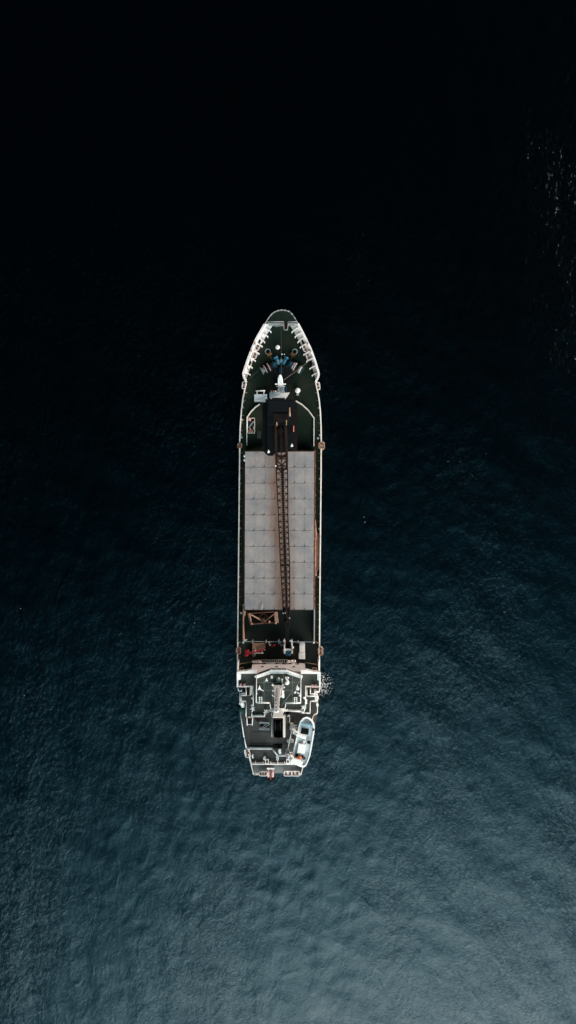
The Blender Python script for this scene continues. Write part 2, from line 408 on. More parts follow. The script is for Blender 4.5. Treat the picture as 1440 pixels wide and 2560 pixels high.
mb = MB(); rect(mb, 697, 918, 702, 930, 5.02, 6.0); rect(mb, 704, 918, 709, 930, 5.02, 6.0); mb.build('winch_gearbox', 'blue_dark', ship)
for a in (705, 711):
    MB().tube(P(a, 886, 5), P(a, 886, 6.1), .14, n=10).build('bollard', 'white', ship)
MB().tube(P(703, 806, 8), P(703, 946, 24), .035, n=5).build('stay_wire', 'wire', ship)
MB().tube(P(768, 907, 7.2), P(708, 951, 22), .05, n=5).build('stay_wire', 'wire', ship)
MB().tube(P(622, 948, 6), P(650, 922, 6), .035, n=5).build('stay_wire', 'wire', ship)
mb = MB(); rect(mb, 693, 950, 700, 962, 5.02, 6.3); rect(mb, 709, 966, 717, 981, 5.02, 6.3); rect(mb, 699, 956, 703, 972, 5.02, 6.0); mb.build('hydraulic_unit', 'blue_dark', ship)

# foremast on its white platform
mb = MB().prism(PP([(674,983),(676,980),(712,982),(724,981),(716,994),(674,994)], 8.2), 7.8, 8.2)
for a, b in ((677, 992), (677, 984), (713, 992), (716, 984)): mb.tube(P(a, b, 8) - Vector((0, 0, 3)), P(a, b, 8), .12)
fm = mb.build('mast_platform', 'white', ship)
def vmast(name, m, pbase, z0, z1, w0, w1, d0, d1, par):
    c = P(*pbase, z0); vs = []
    for (z, w, d) in ((z0, w0, d0), (z1, w1, d1)):
        for sx, sy in ((-1,-1),(1,-1),(1,1),(-1,1)): vs.append((c.x + sx * w / 2, c.y + sy * d / 2, z))
    return MB().add(vs, [(3,2,1,0),(4,5,6,7)] + [(i, (i+1)%4, 4+(i+1)%4, 4+i) for i in range(4)]).build(name, m, par)
c0 = P(702.5, 981, 8.2)
def fmast(z): return Vector((c0.x, c0.y, z))
mb = MB()
for sx in (-1, 1):
    mb.tube(fmast(8.2) + Vector((sx * .62, 0, 0)), fmast(24) + Vector((sx * .28, 0, 0)), .11, n=8)
for i in range(15):
    z = 8.6 + i * 1.05; w = .62 - .34 * (z - 8.2) / 15.8
    mb.beam(fmast(z) - Vector((w, 0, 0)), fmast(z) + Vector((w, 0, 0)), .1)
    mb.beam(fmast(z) - Vector((w, 0, 0)), fmast(z + 1.05) + Vector((w, 0, 0)), .07)
mb.box(fmast(16.1) + Vector((0, -.18, 0)), (.42, .2, 15.6)); mb.build('foremast', 'white_clean', ship)
mb = MB().beam(fmast(17.4) - Vector((1.05, 0, 0)), fmast(17.4) + Vector((1.05, 0, 0)), .20); mb.build('yard', 'white_clean', ship); mb = MB().beam(fmast(15) - Vector((.85, 0, 0)), fmast(15) + Vector((.85, 0, 0)), .16)
mb.build('yard', 'white_clean', ship)
MB().lathe(fmast(24), [(.26, 0), (.32, .3), (.30, 1.2), (.16, 1.9), (.05, 2.1)], n=14).build('mast_light', 'white_clean', ship)
for k in range(4): MB().lathe(P(678 + k * 5.2, 979.5, 8.3), [(.2, 0), (.22, .25), (.1, .4)], n=10).build('deck_lamp', 'rust_light' if k < 2 else 'white', ship)

# curved breakwaters
for pts in ([(648.5,1010),(637,1018),(626,1029.5),(617.3,1043),(617,1070),(616.8,1112)], [(740.5,1002),(755,1010.5),(771,1025),(785,1044.5),(785,1060),(784.6,1114)]):
    MB().wall(PP(pts, 6.2), ZD, 6.2, .14).build('breakwater', 'rail', ship)
mb = MB()
for a in (645, 650): mb.beam(P(a, 1078, 5.3), P(a, 1097, 5.3), .07)
mb.build('pipe', 'rail_dull', ship)

# ---------------------------------------------------------------- cargo hold: coaming and hatch covers
ZH = 8.5
HL = lambda y: 613 - (y - 1128) * .0045
HR = lambda y: 785 - (y - 1128) * .0045
def cwall(px, y0, y1, side):
    return [(px - (y0 - 1128) * .0045, y0), (px - (y1 - 1128) * .0045, y1)]
MB().wall(PP(cwall(611.3, 1128, 1524, 0), ZH - .3), ZD, ZH - .3, .22).build('coaming', 'coaming', ship)
MB().wall(PP(cwall(786.7, 1128, 1524, 0), ZH - .3), ZD, ZH - .3, .30).build('coaming', 'rust', ship)
MB().wall(PP([(613.5, 1127), (784.5, 1127)], ZH - .3), ZD, ZH - .3, .2).build('coaming', 'coaming', ship)
MB().wall(PP([(612, 1525), (783, 1525)], ZH - .3), ZD, ZH - .3, .2).build('coaming', 'coaming', ship)
ys = [1128.5 + i * 39.6 for i in range(11)]
first = None
for i in range(10):
    y0, y1 = ys[i], ys[i + 1]
    if first is None:
        W = X(785, ZH) - X(613, ZH); D = (y1 - y0) * (HC - ZH) * K
        mb = MB().box((0, 0, -.25), (W, D - .045, .5))
        for sx in (-.35, -.2, -.05, .07, .22, .37): mb.box((W * sx, 0, .015), (.05, D - .5, .02))
        o = mb.build('hatch_cover', 'hatch', None); o.parent = ship; first = o
        for t in (-.37, -.22, -.07, .07, .22, .37):
            q = MB().box((W * t, -D / 2 + .07, .05), (.20, .20, .07)); q.tube((W * t, -D / 2 + .1, .1), (W * t + .12, -D / 2 + .3, .1), .04); q.build('cleat', 'cleat', None).parent = o
    else: o = copy_tree(first, ship)
    cx, cy = mid(HL(y0), y0, HR(y1), y1, ZH); o.location = (cx - CX, cy - CY, ZH)
# rust and gear on the right coaming ledge, cables on the left
mb = MB()
for i in range(150):
    y = random.uniform(1136, 1522); x = 787.6 - (y - 1128) * .0045 + random.uniform(-.9, .9)
    mb.box(P(x, y, 8.3), (random.uniform(.08, .3), random.uniform(.15, .9), random.uniform(.1, .25)), rz=random.uniform(-.2, .2))
mb.build('hatch_gear', 'rust', ship)
mb = MB()
for i in range(90):
    y = random.uniform(1136, 1522); x = 610.6 - (y - 1128) * .0045 + random.uniform(-.8, .5)
    mb.box(P(x, y, 8.3), (random.uniform(.08, .25), random.uniform(.15, .8), random.uniform(.1, .2)), rz=random.uniform(-.2, .2))
mb.build('hatch_gear', 'rust_dark', ship)
mb = MB()
for y in (1140, 1150):
    mb.lathe(P(612.2, y, 8.3), [(.3, 0), (.3, .1), (.1, .12)], n=12)
mb.build('wheel', 'pale', ship)
MB().path([P(788, 1300, 6), P(790.5, 1340, 6), P(788.5, 1350, 6), P(788.5, 1420, 6), P(790, 1440, 6)], .12).build('hydraulic_pipe', 'rust_light', ship)
# rust coloured length of the right side deck
def blob(x0, x1, y0, y1, n=14, jit=1.2):
    pts = [(x0 + random.uniform(-.2, .2), y0 + (y1 - y0) * i / n) for i in range(n + 1)]
    return pts + [(x1 + random.uniform(-jit, 0), y1 - (y1 - y0) * i / n) for i in range(n + 1)]
MB().prism(PP([(792,1330),(796,1334),(798.3,1350),(798,1400),(797,1424),(793,1430),(790,1438),(789.5,1380),(790,1345)], ZD + .02), ZD + .003, ZD + .012).build('rust_patch', 'stain', ship)

# open well behind the covers
MB().wall(PP([(608.5, 1510), (608, 1603)], 8.3), ZD, 8.3, .22).build('hold_wall', 'rust_light', ship)
MB().wall(PP([(786.3, 1510), (785.5, 1603)], 8.3), ZD, 8.3, .22).build('hold_wall', 'rail_dull', ship)
mb = MB().wall(PP([(608, 1604), (784.5, 1605)], 8.0), 7.82, 8.0, .14); 
for a in (608, 631, 665, 697, 745, 784): mb.box(P(a, 1604.5, 7.9), (.22, .55, .3)); mb.tube(P(a, 1604.5, 7.9) - Vector((0, 0, 2.9)), P(a, 1604.5, 7.9), .08)
mb.build('cross_rail', 'rail_dull', ship)
MB().prism(PP([(609,1603.5),(611,1599),(618.5,1598.8),(617,1601),(611.5,1604)], 8.25), 8.05, 8.25).build('wall_bracket', 'rail', ship)
for a, b in ((608, 1606), (784.5, 1606)): mb = MB().box(P(a, b, 8.1), (.36, .36, .4)).build('wall_cap', 'rail', ship)
mb = MB().box(P(612.5, 1531, 7), (.3, 1.1, 3.5)); mb.build('wall_bracket', 'rust_light', ship)

# ---------------------------------------------------------------- aft working deck pieces fixed to the ship
mb = MB()                                   # jib rest
for (pa, pb, w) in (((711,1602),(711,1634),.28),((729.5,1602),(730,1634),.3),((709,1624),(732,1623.5),.36)): mb.beam(P(*pa, 8.6), P(*pb, 8.6), w, .35)
mb.lathe(P(731, 1618.5, 8.6), [(.28, -.1), (.3, .2), (.15, .3)], n=14); mb.lathe(P(710.5, 1625, 8.6), [(.25, -.1), (.27, .2), (.15, .3)], n=14)
mb.beam(P(724,1602,8.6), P(731,1602,8.6), .3, .3); mb.beam(P(708,1602,8.6), P(713,1602,8.6), .3, .3)
for a, b in ((711,1603),(729.5,1603),(711,1633),(730,1633)): mb.tube(P(a, b, 8.6) - Vector((0, 0, 3.6)), P(a, b, 8.6), .13)
jr = mb.build('jib_rest', 'white', ship)
mb = MB(); rect(mb, 710, 1604.5, 713.5, 1612, 8.5, 8.95); mb.build('rest_pad', 'wood', jr)
mb = MB(); rect(mb, 712.5, 1627, 719.5, 1637.5, 5.02, 7.6); rect(mb, 720.3, 1627, 727, 1638, 5.02, 7.6); rect(mb, 713.5, 1637.8, 726, 1639.5, 5.02, 7.0)
mb.build('power_pack', 'blue', ship)
mb = MB().beam(P(697,1600,8.3), P(697,1610,8.3), .28); mb.beam(P(697,1609,8.3), P(701,1606,8.3), .25); mb.beam(P(702,1614.5,8), P(709,1611,8), .22); mb.beam(P(701,1607,8), P(703,1614,8), .1)
mb.tube(P(697,1604,8.3) - Vector((0,0,3.2)), P(697,1604,8.3), .1); mb.build('swing_arm', 'rail_dull', ship)
mb = MB().beam(P(672.5,1605,6.8), P(673.5,1614,6.8), .16); mb.prism(PP([(672.5,1611),(678.5,1610.5),(675,1615.5)], 6.8), 6.4, 6.8); mb.tube(P(674,1613,6.6) - Vector((0,0,1.6)), P(674,1613,6.6), .1)
mb.build('arm_rest', 'rail', ship)
mb = MB().wall(PP([(673,1629.5),(694.5,1629.5),(694.5,1646.5),(673,1646.5)], ZD + .12), ZD, ZD + .12, .12, True); mb.build('deck_hatch', 'deck_dark', ship)
mb = MB().beam(P(635,1632.5,6.4), P(658,1632.5,6.4), .28, .2); mb.beam(P(638.5,1620,6.4), P(638.5,1633,6.4), .12); mb.beam(P(655,1625,6.4), P(655,1633,6.4), .12)
mb.beam(P(655,1624.5,6.4), P(662.5,1623.5,6.4), .25, .2)
for a in (638.5, 655): mb.tube(P(a, 1632.5, 6.3) - Vector((0, 0, 1.3)), P(a, 1632.5, 6.3), .08)
mb.build('rack', 'rail', ship)
MB().lathe(P(635, 1636, 5.1), [(.35, 0), (.35, .5), (.26, .52), (.24, .1)], n=16).build('vent', 'rail_dull', ship)
# grating railing in front of the bridge
mb = MB(); za = 6.4
for b in (1649.5, 1656): mb.beam(P(652, b, za), P(719, b, za), .10)
for i in range(13): mb.beam(P(655 + i * 5.1, 1649.5, za), P(655 + i * 5.1, 1656, za), .09)
for a in (653, 675, 697, 718): mb.tube(P(a, 1652, za) - Vector((0, 0, 1.4)), P(a, 1652, za), .07)
mb.build('grating_rack', 'rail_dull', ship)
for x0, x1 in ((632, 651), (719, 737)):
    mb = MB()
    for i in range(9):
        t = i / 8; mb.lathe(P(x0 + (x1 - x0) * t, 1653.5 + random.uniform(-1, 1.5), 6.5), [(.2, -.2), (.24, 0), (.1, .2)], n=8)
    mb.beam(P(x0, 1655.5, 6.4), P(x1, 1655.5, 6.4), .22); mb.tube(P((x0 + x1) / 2, 1654, 5), P((x0 + x1) / 2, 1654, 6.3), .1); mb.build('hose_rack', 'white', ship)
    o = MB().path([P(x0, 1655, 6.3), P(x0, 1650, 6.3), P(x1 + 2, 1650, 6.3), P(x1 + 2, 1656, 6.3)], .06).build('rack_frame', 'rust_light', ship)
for (a, b, c_, d_) in ((597,1660,631,1654.5),(762,1656,796,1661.5),(788,1603,796,1608)): MB().tube(P(a, b, 6), P(c_, d_, 6), .07, n=6).build('hand_line', 'yellow', ship)
for a0, a1 in ((600, 609), (782, 791)):
    mb = MB(); rect(mb, a0, 1669.5, a1, 1676, 5.02, 5.9); mb.build('deck_box', 'rust_dark', ship)
    MB().wall(PP([(a0, 1676), (a0, 1669.5), (a1, 1669.5), (a1, 1676)], 6.0), 5.9, 6.0, .12).build('box_frame', 'yellow', ship)

# ---------------------------------------------------------------- superstructure
ZB, ZU, ZM, ZW = 13.5, 10.5, 7.8, 16.6
def yb(py, z0, z1): return 1280 + (py - 1280) * (HC - z0) / (HC - z1)
mb = MB().prism(PP([(632,1657),(762,1657.5),(763,1712),(631,1712)], ZD), ZD, ZB - .4)
fh = mb.build('deck_house', 'white', ship)
for (a, b) in ((661.5,1659.5),(692,1659.5),(708,1659.5),(726.5,1659.5),(745,1660),(656.5,1667),(692.5,1667),(735.5,1667)):
    z = HC - (377 if a < 999 else 0) * 145.0 / (b - 1280); x = X(a, z)
    mb = MB().box((x, Y(1657, ZD) + .02, z), (.42, .1, .75)).build('window', 'glass', fh)
# bridge deck with its wings
MB().prism(PP([(593,1684),(800,1684),(800,1716.5),(593,1716.5)], ZB), ZB - .35, ZB).build('bridge_deck', 'deck_aft', ship)
mb = MB()
zt = 14.55
mb.prism(PP([(593,1679.5),(612,1678),(629,1674.5),(640,1674.8),(640,1684),(593,1684.5)], zt), ZB - .3, zt)
mb.prism(PP([(800,1680),(782,1679),(766,1675),(752,1675),(752,1684.5),(800,1685)], zt), ZB - .3, zt)
mb.wall(PP([(640,1683.3),(752,1683.5)], ZB - .05), ZB - .4, ZB - .05, .3)
mb.build('wing_front', 'white', ship)
MB().wall(PP([(593.5,1682),(593.5,1716)], zt), ZB, zt - .01, .3).build('wing_side', 'white_clean', ship)
MB().wall(PP([(799.5,1682),(799.5,1716)], zt), ZB, zt - .01, .3).build('wing_side', 'white_clean', ship)
MB().prism(PP([(595.5,1685),(602,1685),(602,1698),(600,1700),(595.5,1700)], zt - .1), ZB + .01, zt - .1).build('wing_console', 'white_clean', ship)
MB().prism(PP([(797.5,1685),(793.5,1685),(793.5,1699),(795,1701),(797.5,1702)], zt - .1), ZB + .01, zt - .1).build('wing_console', 'white_clean', ship)
# wheelhouse
roof = [(640,1691),(678,1678),(716,1678),(753,1691),(753,1757.5),(714,1757.5),(713,1775),(676,1775),(675,1757.5),(640,1757.5)]
cw = P(696, 1720, ZW)
def shrink(p, k, z): return [(cw.x + (x - cw.x) * k, cw.y + (y - cw.y) * k) for x, y in PP(p, z)]
wh = MB().prism(shrink(roof, .985, ZW), ZB, ZW - .25).build('wheelhouse', 'white', ship)
front = shrink(roof, .99, ZW)[:4]
for (a, b) in zip(front[:-1], front[1:]):
    A = Vector((*a, 0)); B = Vector((*b, 0)); d = (B - A); nW = max(3, round(d.length / 1.05)); nrm = Vector((-d.y, d.x, 0)).normalized()
    if nrm.y < 0: nrm = -nrm
    for i in range(nW):
        p = A.lerp(B, (i + .5) / nW) + nrm * .02
        MB().box((p.x, p.y, 15.2), (d.length / nW - .1, .08, 1.9), rz=T(d.y, d.x)).build('window', 'glass', wh)
rf = MB().prism(PP(roof, ZW), ZW - .24, ZW).build('wheelhouse_roof', 'deck_aft', ship)
mb = MB().wall(PP([(639,1691.5),(677.5,1677.5),(716.5,1677.5),(754,1691.5)], ZW + .3), ZW - .2, ZW + .3, .38)
mb.build('roof_visor', 'white_clean', ship)
MB().wall(PP([(641,1695),(678,1682.5),(715.5,1682.5),(752.5,1695)], ZW + .15), ZW, ZW + .15, .22).build('cable_tray', 'white_clean', ship)
MB().wall(PP([(678,1680.3),(716,1680.3)], ZW + .1), ZW, ZW + .1, .2).build('cable_tray', 'pale', ship)
mb = MB()
for a in (660, 682, 709, 731): mb.wall(PP([(a, 1686 if 670 < a < 720 else 1690), (a, 1756)], ZW + .05), ZW, ZW + .05, .13)
for b in (1706, 1725.5): mb.wall(PP([(642, b), (751, b)], ZW + .043), ZW, ZW + .043, .13)
mb.build('deck_seam', 'seam', ship)
railing([(641,1695),(640.5,1757),(674,1758),(677,1773.5),(712,1773.5),(714,1758.5),(751.5,1758),(752,1695)], ZW, ship, m='white_clean', r=.09, name='roof_railing')
# roof fittings
def cone(px, py, h, r, tilt, m='white_clean', name='floodlight'):
    b = P(px, py, ZW); mb = MB().lathe(b, [(r, 0), (r * .9, .1), (r * .45, h * .5), (.08, h)], n=12); mb.tube(b, b + Vector((0, 0, .3)), .1)
    mb.beam(b + Vector((-r, -r * .5, .15)), b + Vector((r * 1.5, -r * 1.1, .15)), .15) if tilt else None
    return mb.build(name, m, ship)
def tri(px, py, w, h, m='white_clean', tail=0):
    b = P(px, py, ZW + .6)
    mb = MB().prism([(b.x, b.y + h * .6), (b.x + .12, b.y + .1), (b.x + w / 2, b.y - h * .4), (b.x + .05, b.y - h * .25), (b.x - w / 2, b.y - h * .42), (b.x - .14, b.y + .1)], ZW + .45, ZW + .65)
    mb.tube((b.x, b.y, ZW), (b.x, b.y, ZW + .5), .1)
    if tail: mb.beam((b.x, b.y - h * .25, ZW + .5), (b.x + tail, b.y - h * .62, ZW + .5), .16)
    return mb.build('floodlight', m, ship)
tri(666.5, 1700, .6, .75); tri(649, 1720, .8, .95, tail=.8); tri(743.5, 1719, .7, 1.0)
mb = MB().lathe(P(744, 1722, ZW + .5), [(.3, -.5), (.34, 0), (.2, .2)], n=14); mb.build('floodlight', 'white_clean', ship)
MB().box(P(679, 1692.5, ZW + .3), (.35, .45, .6)).build('junction_box', 'white_clean', ship)
MB().lathe(P(696, 1698.5, ZW + .2), [(.40, -.2), (.43, .1), (.40, .35), (.28, .58), (.08, .68)], n=20).build('satellite_dome', 'dome', ship)
mb = MB().lathe(P(717.5, 1705, ZW + .3), [(.42, -.3), (.46, 0), (.46, .6), (.3, .85), (.1, .9)], n=8)
mb.tube(P(717, 1701, ZW + .8), P(713, 1692, ZW + .9), .1); mb.tube(P(717, 1701, ZW + .8), P(722, 1693, ZW + .9), .1)
mb.beam(P(714, 1694, ZW + .9), P(720, 1692.5, ZW + .9), .12); mb.build('radome_drum', 'white_clean', ship)
MB().tube(P(705.5, 1711, ZW), P(704.5, 1697, ZW + 1.2), .07).build('whip_antenna', 'white_clean', ship)
MB().lathe(P(704.7, 1698.5, ZW + 1.1), [(.1, -.2), (.17, 0), (.1, .3)], n=10).build('antenna_head', 'white_clean', ship)
MB().lathe(P(737.5, 1731, ZW + .6), [(.2, -.6), (.24, 0), (.12, .15)], n=16).build('gps_dome', 'white_clean', ship)
mb = MB().lathe(P(750, 1738, ZW + .9), [(.2, -.9), (.27, 0), (.14, .2)], n=16); mb.beam(P(750,1738,ZW+.8), P(743,1730,ZW+.8), .16); mb.beam(P(750,1733,ZW+.8), P(744,1734,ZW+.8), .12)
mb.build('signal_lamp', 'white_clean', ship)
for (a, b) in ((651.5, 1751), (739, 1752)):
    mb = MB()
    for s_ in (-3.1, 3.1): mb.beam(P(a + s_, b - 9, ZW + .9), P(a + s_, b + 8, ZW + .5), .14)
    for k in range(4): mb.beam(P(a - 3.1, b - 8 + k * 4.6, ZW + .85 - k * .1), P(a + 3.1, b - 8 + k * 4.6, ZW + .85 - k * .1), .12)
    for s_ in (-3.1, 3.1): mb.tube(P(a + s_, b + 6, ZW), P(a + s_, b + 6, ZW + .6), .1)
    mb.build('ladder', 'white_clean', ship)
MB().tube(P(750.5, 1701, ZW + 1.2), P(702, 1766, ZW + 2.5), .06, n=5).build('stay_wire', 'seam', ship)
mb = MB(); mb.lathe(P(752, 1697, ZW + .8), [(.12, -.2), (.2, 0), (.1, .2)], n=10); mb.build('rail_lamp', 'white_clean', ship)
MB().lathe(P(641.5, 1734, ZW + .8), [(.12, -.2), (.2, 0), (.1, .2)], n=10).build('rail_lamp', 'white_clean', ship)
# main mast (radar mast), upright on the roof
mc = P(694.5, 1717, ZW)
def mm(dx, dy, z): return Vector((mc.x + dx, mc.y + dy, z))
vs = []
for (z, w, d) in ((ZW, 1.5, .7), (24.5, .95, .5), (33.2, .78, .4)):
    for sx, sy in ((-1,-1),(1,-1),(1,1),(-1,1)): vs.append(mm(sx * w / 2, sy * d / 2, z))
fs = [(3,2,1,0),(8,9,10,11)]
for k in (0, 4): fs += [(k+i, k+(i+1)%4, k+4+(i+1)%4, k+4+i) for i in range(4)]
mast = MB().add(vs, fs).build('radar_mast', 'white_clean', ship)
mb = MB()
for s_ in (-1, 1):
    mb.beam(mm(s_ * .45, 0, 17.2), mm(s_ * 1.15, .62, 17.2), .30, .25)
    mb.beam(mm(s_ * .45, .1, 24.6), mm(s_ * .95, .55, 24.6), .12, .12)
mb.beam(mm(-.8, .1, 17.3), mm(.8, .1, 17.3), .35, .2); mb.build('mast_bracket', 'white_clean', ship)
mb = MB().beam(P(680.5,1727,18.6), P(712,1717.5,18.6), .30, .28); mb.tube(P(696,1722,17), P(696,1722,18.5), .18); sc = mb.build('radar_scanner', 'pale', ship)
mb = MB(); mb.box(mm(0, .42, 18.2), (1.0, .6, .12)); mb.build('radar_platform', 'white_clean', ship)
MB().beam(mm(.1, .42, 18.4), mm(.0, .3, 28), .05).build('mast_cable', 'black', mast)
for z in (29.0, 31.2, 33.2):
    MB().lathe(mm(0, .18, z), [(.16, 0), (.18, .15), (.1, .4)], n=10).build('navigation_light', 'grey', mast)
    MB().beam(mm(-.5, 0, z - .1), mm(.5, 0, z - .1), .12).build('crossarm', 'white_clean', mast)
mb = MB(); rect(mb, 704, 1735.5, 710.5, 1745, 17.0, 20.0); mb.tube(P(707,1736,19), P(706,1722,19), .06); mb.prism(PP([(704,1728),(710,1728),(708,1732),(708,1736),(706,1736),(706,1732)], 20.1), 19.7, 20.1)
mb.build('loudhailer', 'white_clean', ship)
# aft bridge deck on its house
pf = [(633,1716.5),(766,1716.5),(765,1776),(762,1783.5),(752,1784),(718,1779),(662,1779),(662,1791),(630,1791),(633,1776)]
MB().prism(PP(pf, ZB - .06), ZU, ZB - .30).build('deck_house', 'white', ship)
MB().prism(PP(pf, ZB - .02), ZB - .29, ZB - .02).build('upper_deck', 'deck_aft', ship)
railing([(633,1717),(633,1775),(629.5,1780),(629.5,1791.5),(661.5,1791.5),(662,1778.5),(673,1778)], ZB, ship, m='white_clean', r=.085)
railing([(764,1717),(764,1768),(760,1778),(760,1783)], ZB, ship, m='white_clean', r=.085)
railing([(718,1777.5),(752,1779.5),(760,1783)], ZB, ship, m='white', r=.085)
MB().wall(PP([(631,1789),(661,1789)], 14), ZB, 14, .3).build('deck_locker_row', 'grey', ship)
MB().wall(PP([(718,1776),(757,1777)], 14), ZB, 14, .28).build('deck_locker_row', 'grey', ship)
for (a, b) in ((631,1745),(629.5,1763),(761,1745),(765,1751),(765,1757)):
    MB().lathe(P(a, b, 14), [(.2, -.3), (.26, 0), (.1, .25)], n=12).build('rail_lamp', 'white_clean', ship)
def bracket(px, py):
    mb = MB(); c = P(px, py, 14.7)
    for k in range(5):
        t = k * 1.257 + px; mb.beam(c, c + Vector((math.cos(t) * .5, math.sin(t) * .5, .1)), .14)
    mb.tube(c - Vector((0, 0, 1.2)), c, .12); mb.build('antenna_bracket', 'white_clean', ship)
bracket(631.5, 1772); bracket(759, 1769); bracket(664.5, 1779)

# boat deck
bd = [(596,1712),(598,1786),(607,1838),(617,1870.5),(680,1871),(694,1889),(740,1889),(776,1880),(789,1812),(794,1780),(796,1712)]
MB().prism(PP(bd, ZU - .02), ZD + .02, ZU - .27).build('deck_house', 'white', ship)
MB().prism(PP(bd, ZU), ZU - .26, ZU).build('boat_deck', 'deck_grey', ship)
# wing ends: side galleries between the bridge deck and the boat deck
MB().prism(PP([(602,1739.5),(632,1739.5),(632,1790.5),(616,1792),(615.5,1754),(602,1753)], 12.4), 12.2, 12.4).build('side_gallery', 'deck_aft', ship)
MB().prism(PP([(767,1741.5),(789,1741.5),(789,1753),(775,1754),(775,1783),(767,1783)], 12.4), 12.2, 12.4).build('side_gallery', 'deck_aft', ship)
railing([(594,1716.5),(633,1716.5)], ZB - .3, ship, m='white', r=.10)
railing([(764,1716.5),(799,1716.5)], ZB - .3, ship, m='white', r=.10)
railing([(615,1717),(615.5,1738.5),(602.5,1738.5),(602.5,1753),(615.5,1754),(615,1792)], 12.3, ship, m='white_clean', r=.085)
railing([(625,1718),(625.5,1738.5)], 12.3, ship, m='white_clean', r=.07)
railing([(594.5,1717),(596,1728),(604,1728.5),(604.5,1724)], 12.3, ship, m='pale', r=.07)
railing([(604,1734),(615,1733)], 12.3, ship, m='pale', r=.07)
railing([(776,1717),(776,1735),(788,1735)], 12.3, ship, m='white_clean', r=.08)
railing([(767,1718),(767,1741),(788.5,1741),(789,1753.5),(775.5,1753.5),(775,1783.5),(752,1783.5)], 12.3, ship, m='white_clean', r=.085)
railing([(799,1717),(797.5,1731),(787,1728),(787,1741),(789,1753)], 12.2, ship, m='white', r=.09)
railing([(796,1741),(793.5,1753),(793.5,1783),(783,1790),(780,1801)], ZU, ship, m='rail', r=.09)
railing([(597.5,1742),(600,1754)], ZU, ship, m='pale', r=.07)
railing([(600,1778),(610,1843),(615.5,1870)], ZU, ship, m='white_clean', r=.10)
railing([(617,1872.5),(680,1873),(694.5,1890),(718,1890)], ZU, ship, m='white_clean', r=.09)
MB().wall(PP([(624,1869.5),(680,1870)], 10.9), ZU, 10.9, .3).build('edge_coaming', 'grey', ship)
for (a0, a1, b0, b1) in ((616.5, 624.5, 1717.5, 1738), (767.5, 775, 1718, 1741)):
    mb = MB(); n_ = 9
    for i in range(n_):
        t = i / (n_ - 1); z = 13.3 - 1.0 * t; mb.box((*mid(a0, b0 + (b1 - b0) * t - 1, a1, b0 + (b1 - b0) * t + 1, z), z), ((a1 - a0) * .08, .17, .06))
    for a in (a0, a1): mb.beam(P(a, b0, 13.3), P(a, b1, 12.4), .08, .2)
    mb.build('stair', 'rust_dark', ship)
    mb = MB(); mb.beam(P(a0, b0 - 1, 13.6), P(a1, b0 - 1, 13.6), .16); mb.beam(P(a0, b1, 12.7), P(a1, b1, 12.7), .12); mb.build('stair_edge', 'yellow', ship)
mb = MB()
for i in range(10):
    t = i / 9; z = 12.3 - 1.6 * t; mb.box((*mid(618, 1794 + 18 * t - .8, 629, 1794 + 18 * t + .8, z), z), (.95, .2, .06))
st = mb.build('stair', 'rust_dark', ship)
mb = MB()
for a, b in ((617, 618), (631.5, 630.5)):
    mb.tube(P(a, 1793, 13.2), P(b, 1813, 11.7), .10); mb.tube(P(b, 1813, 11.7), P(b, 1813, 10.5), .08); mb.tube(P(a, 1793, 13.2), P(a, 1793, 12.2), .08)
mb.beam(P(619, 1811, 10.9), P(629, 1811, 10.9), .12); mb.build('stair_rail', 'white_clean', st)
mb = MB(); rect(mb, 619, 1791, 630, 1795, 12.3, 12.5); mb.build('stair_edge', 'wood', st)
for (a, b) in ((602,1712.5),(611.5,1712.5),(781.5,1715),(789,1715)):
    mb = MB().box(P(a, b, 14), (.42, .5, .8)); mb.tube(P(a, b, 13.5), P(a, b, 14.5), .12); mb.build('flag_locker', 'pink', ship)
for x0, x1 in ((600, 613), (779, 795)): MB().wall(PP([(x0, 1717.3), (x1, 1717.3)], 14), 13.6, 14, .14).build('signal_board', 'pink', ship)
# right side: pale deck strip, fittings
for (a, b) in ((788,1729),(791,1733),(792,1741),(789,1748),(793,1760),(790,1745)):
    MB().box(P(a, b, 11.3), (.4, .6, 1.3), rz=.2).build('deck_fitting', 'white', ship)
mb = MB()
for k in range(7): mb.beam(P(786, 1728 + k * 3.6, 12.0 - k * .2), P(792, 1728 + k * 3.6, 12.0 - k * .2), .12)
for a in (786, 792): mb.beam(P(a, 1727, 12.1), P(a, 1752, 10.7), .1)
mb.build('ladder', 'rail', ship)
mb = MB()
for k in range(7): mb.beam(P(599.5, 1734 + k * 2.9, 12.0), P(604, 1734 + k * 2.9, 12.0), .10)
for a in (599.5, 604): mb.beam(P(a, 1732, 12.0), P(a, 1753, 12.0), .11)
for a in (599.5, 604): mb.tube(P(a, 1750, 10.5), P(a, 1750, 12), .07)
mb.build('ladder', 'pale', ship)

# funnel
z0, z1 = ZU, 20.0
fx = [(682.5,1795),(707,1795),(708,1842),(702,1845),(689,1845),(683,1842)]
fo = PP(fx, z1); n_ = len(fo)
fn = MB()
inn = []
fcx = sum(p[0] for p in fo) / n_; fcy = sum(p[1] for p in fo) / n_
for x, y in fo: inn.append((fcx + (x - fcx) * .82, fcy + (y - fcy) * .93))
vs = [(x, y, z0) for x, y in fo] + [(x, y, z1) for x, y in fo] + [(x, y, z1) for x, y in inn] + [(x, y, z1 - 3) for x, y in inn]
fs = []
for i in range(n_):
    j = (i + 1) % n_
    fs += [(i, i + n_, j + n_, j)[::-1], (i + n_, i + 2*n_, j + 2*n_, j + n_)[::-1], (i + 2*n_, i + 3*n_, j + 3*n_, j + 2*n_)[::-1]]
fs.append(tuple(range(3 * n_, 4 * n_)))
funnel = fn.add(vs, fs).build('funnel', 'crane_warm', ship)
fr = P(694.75, 1795, z1)
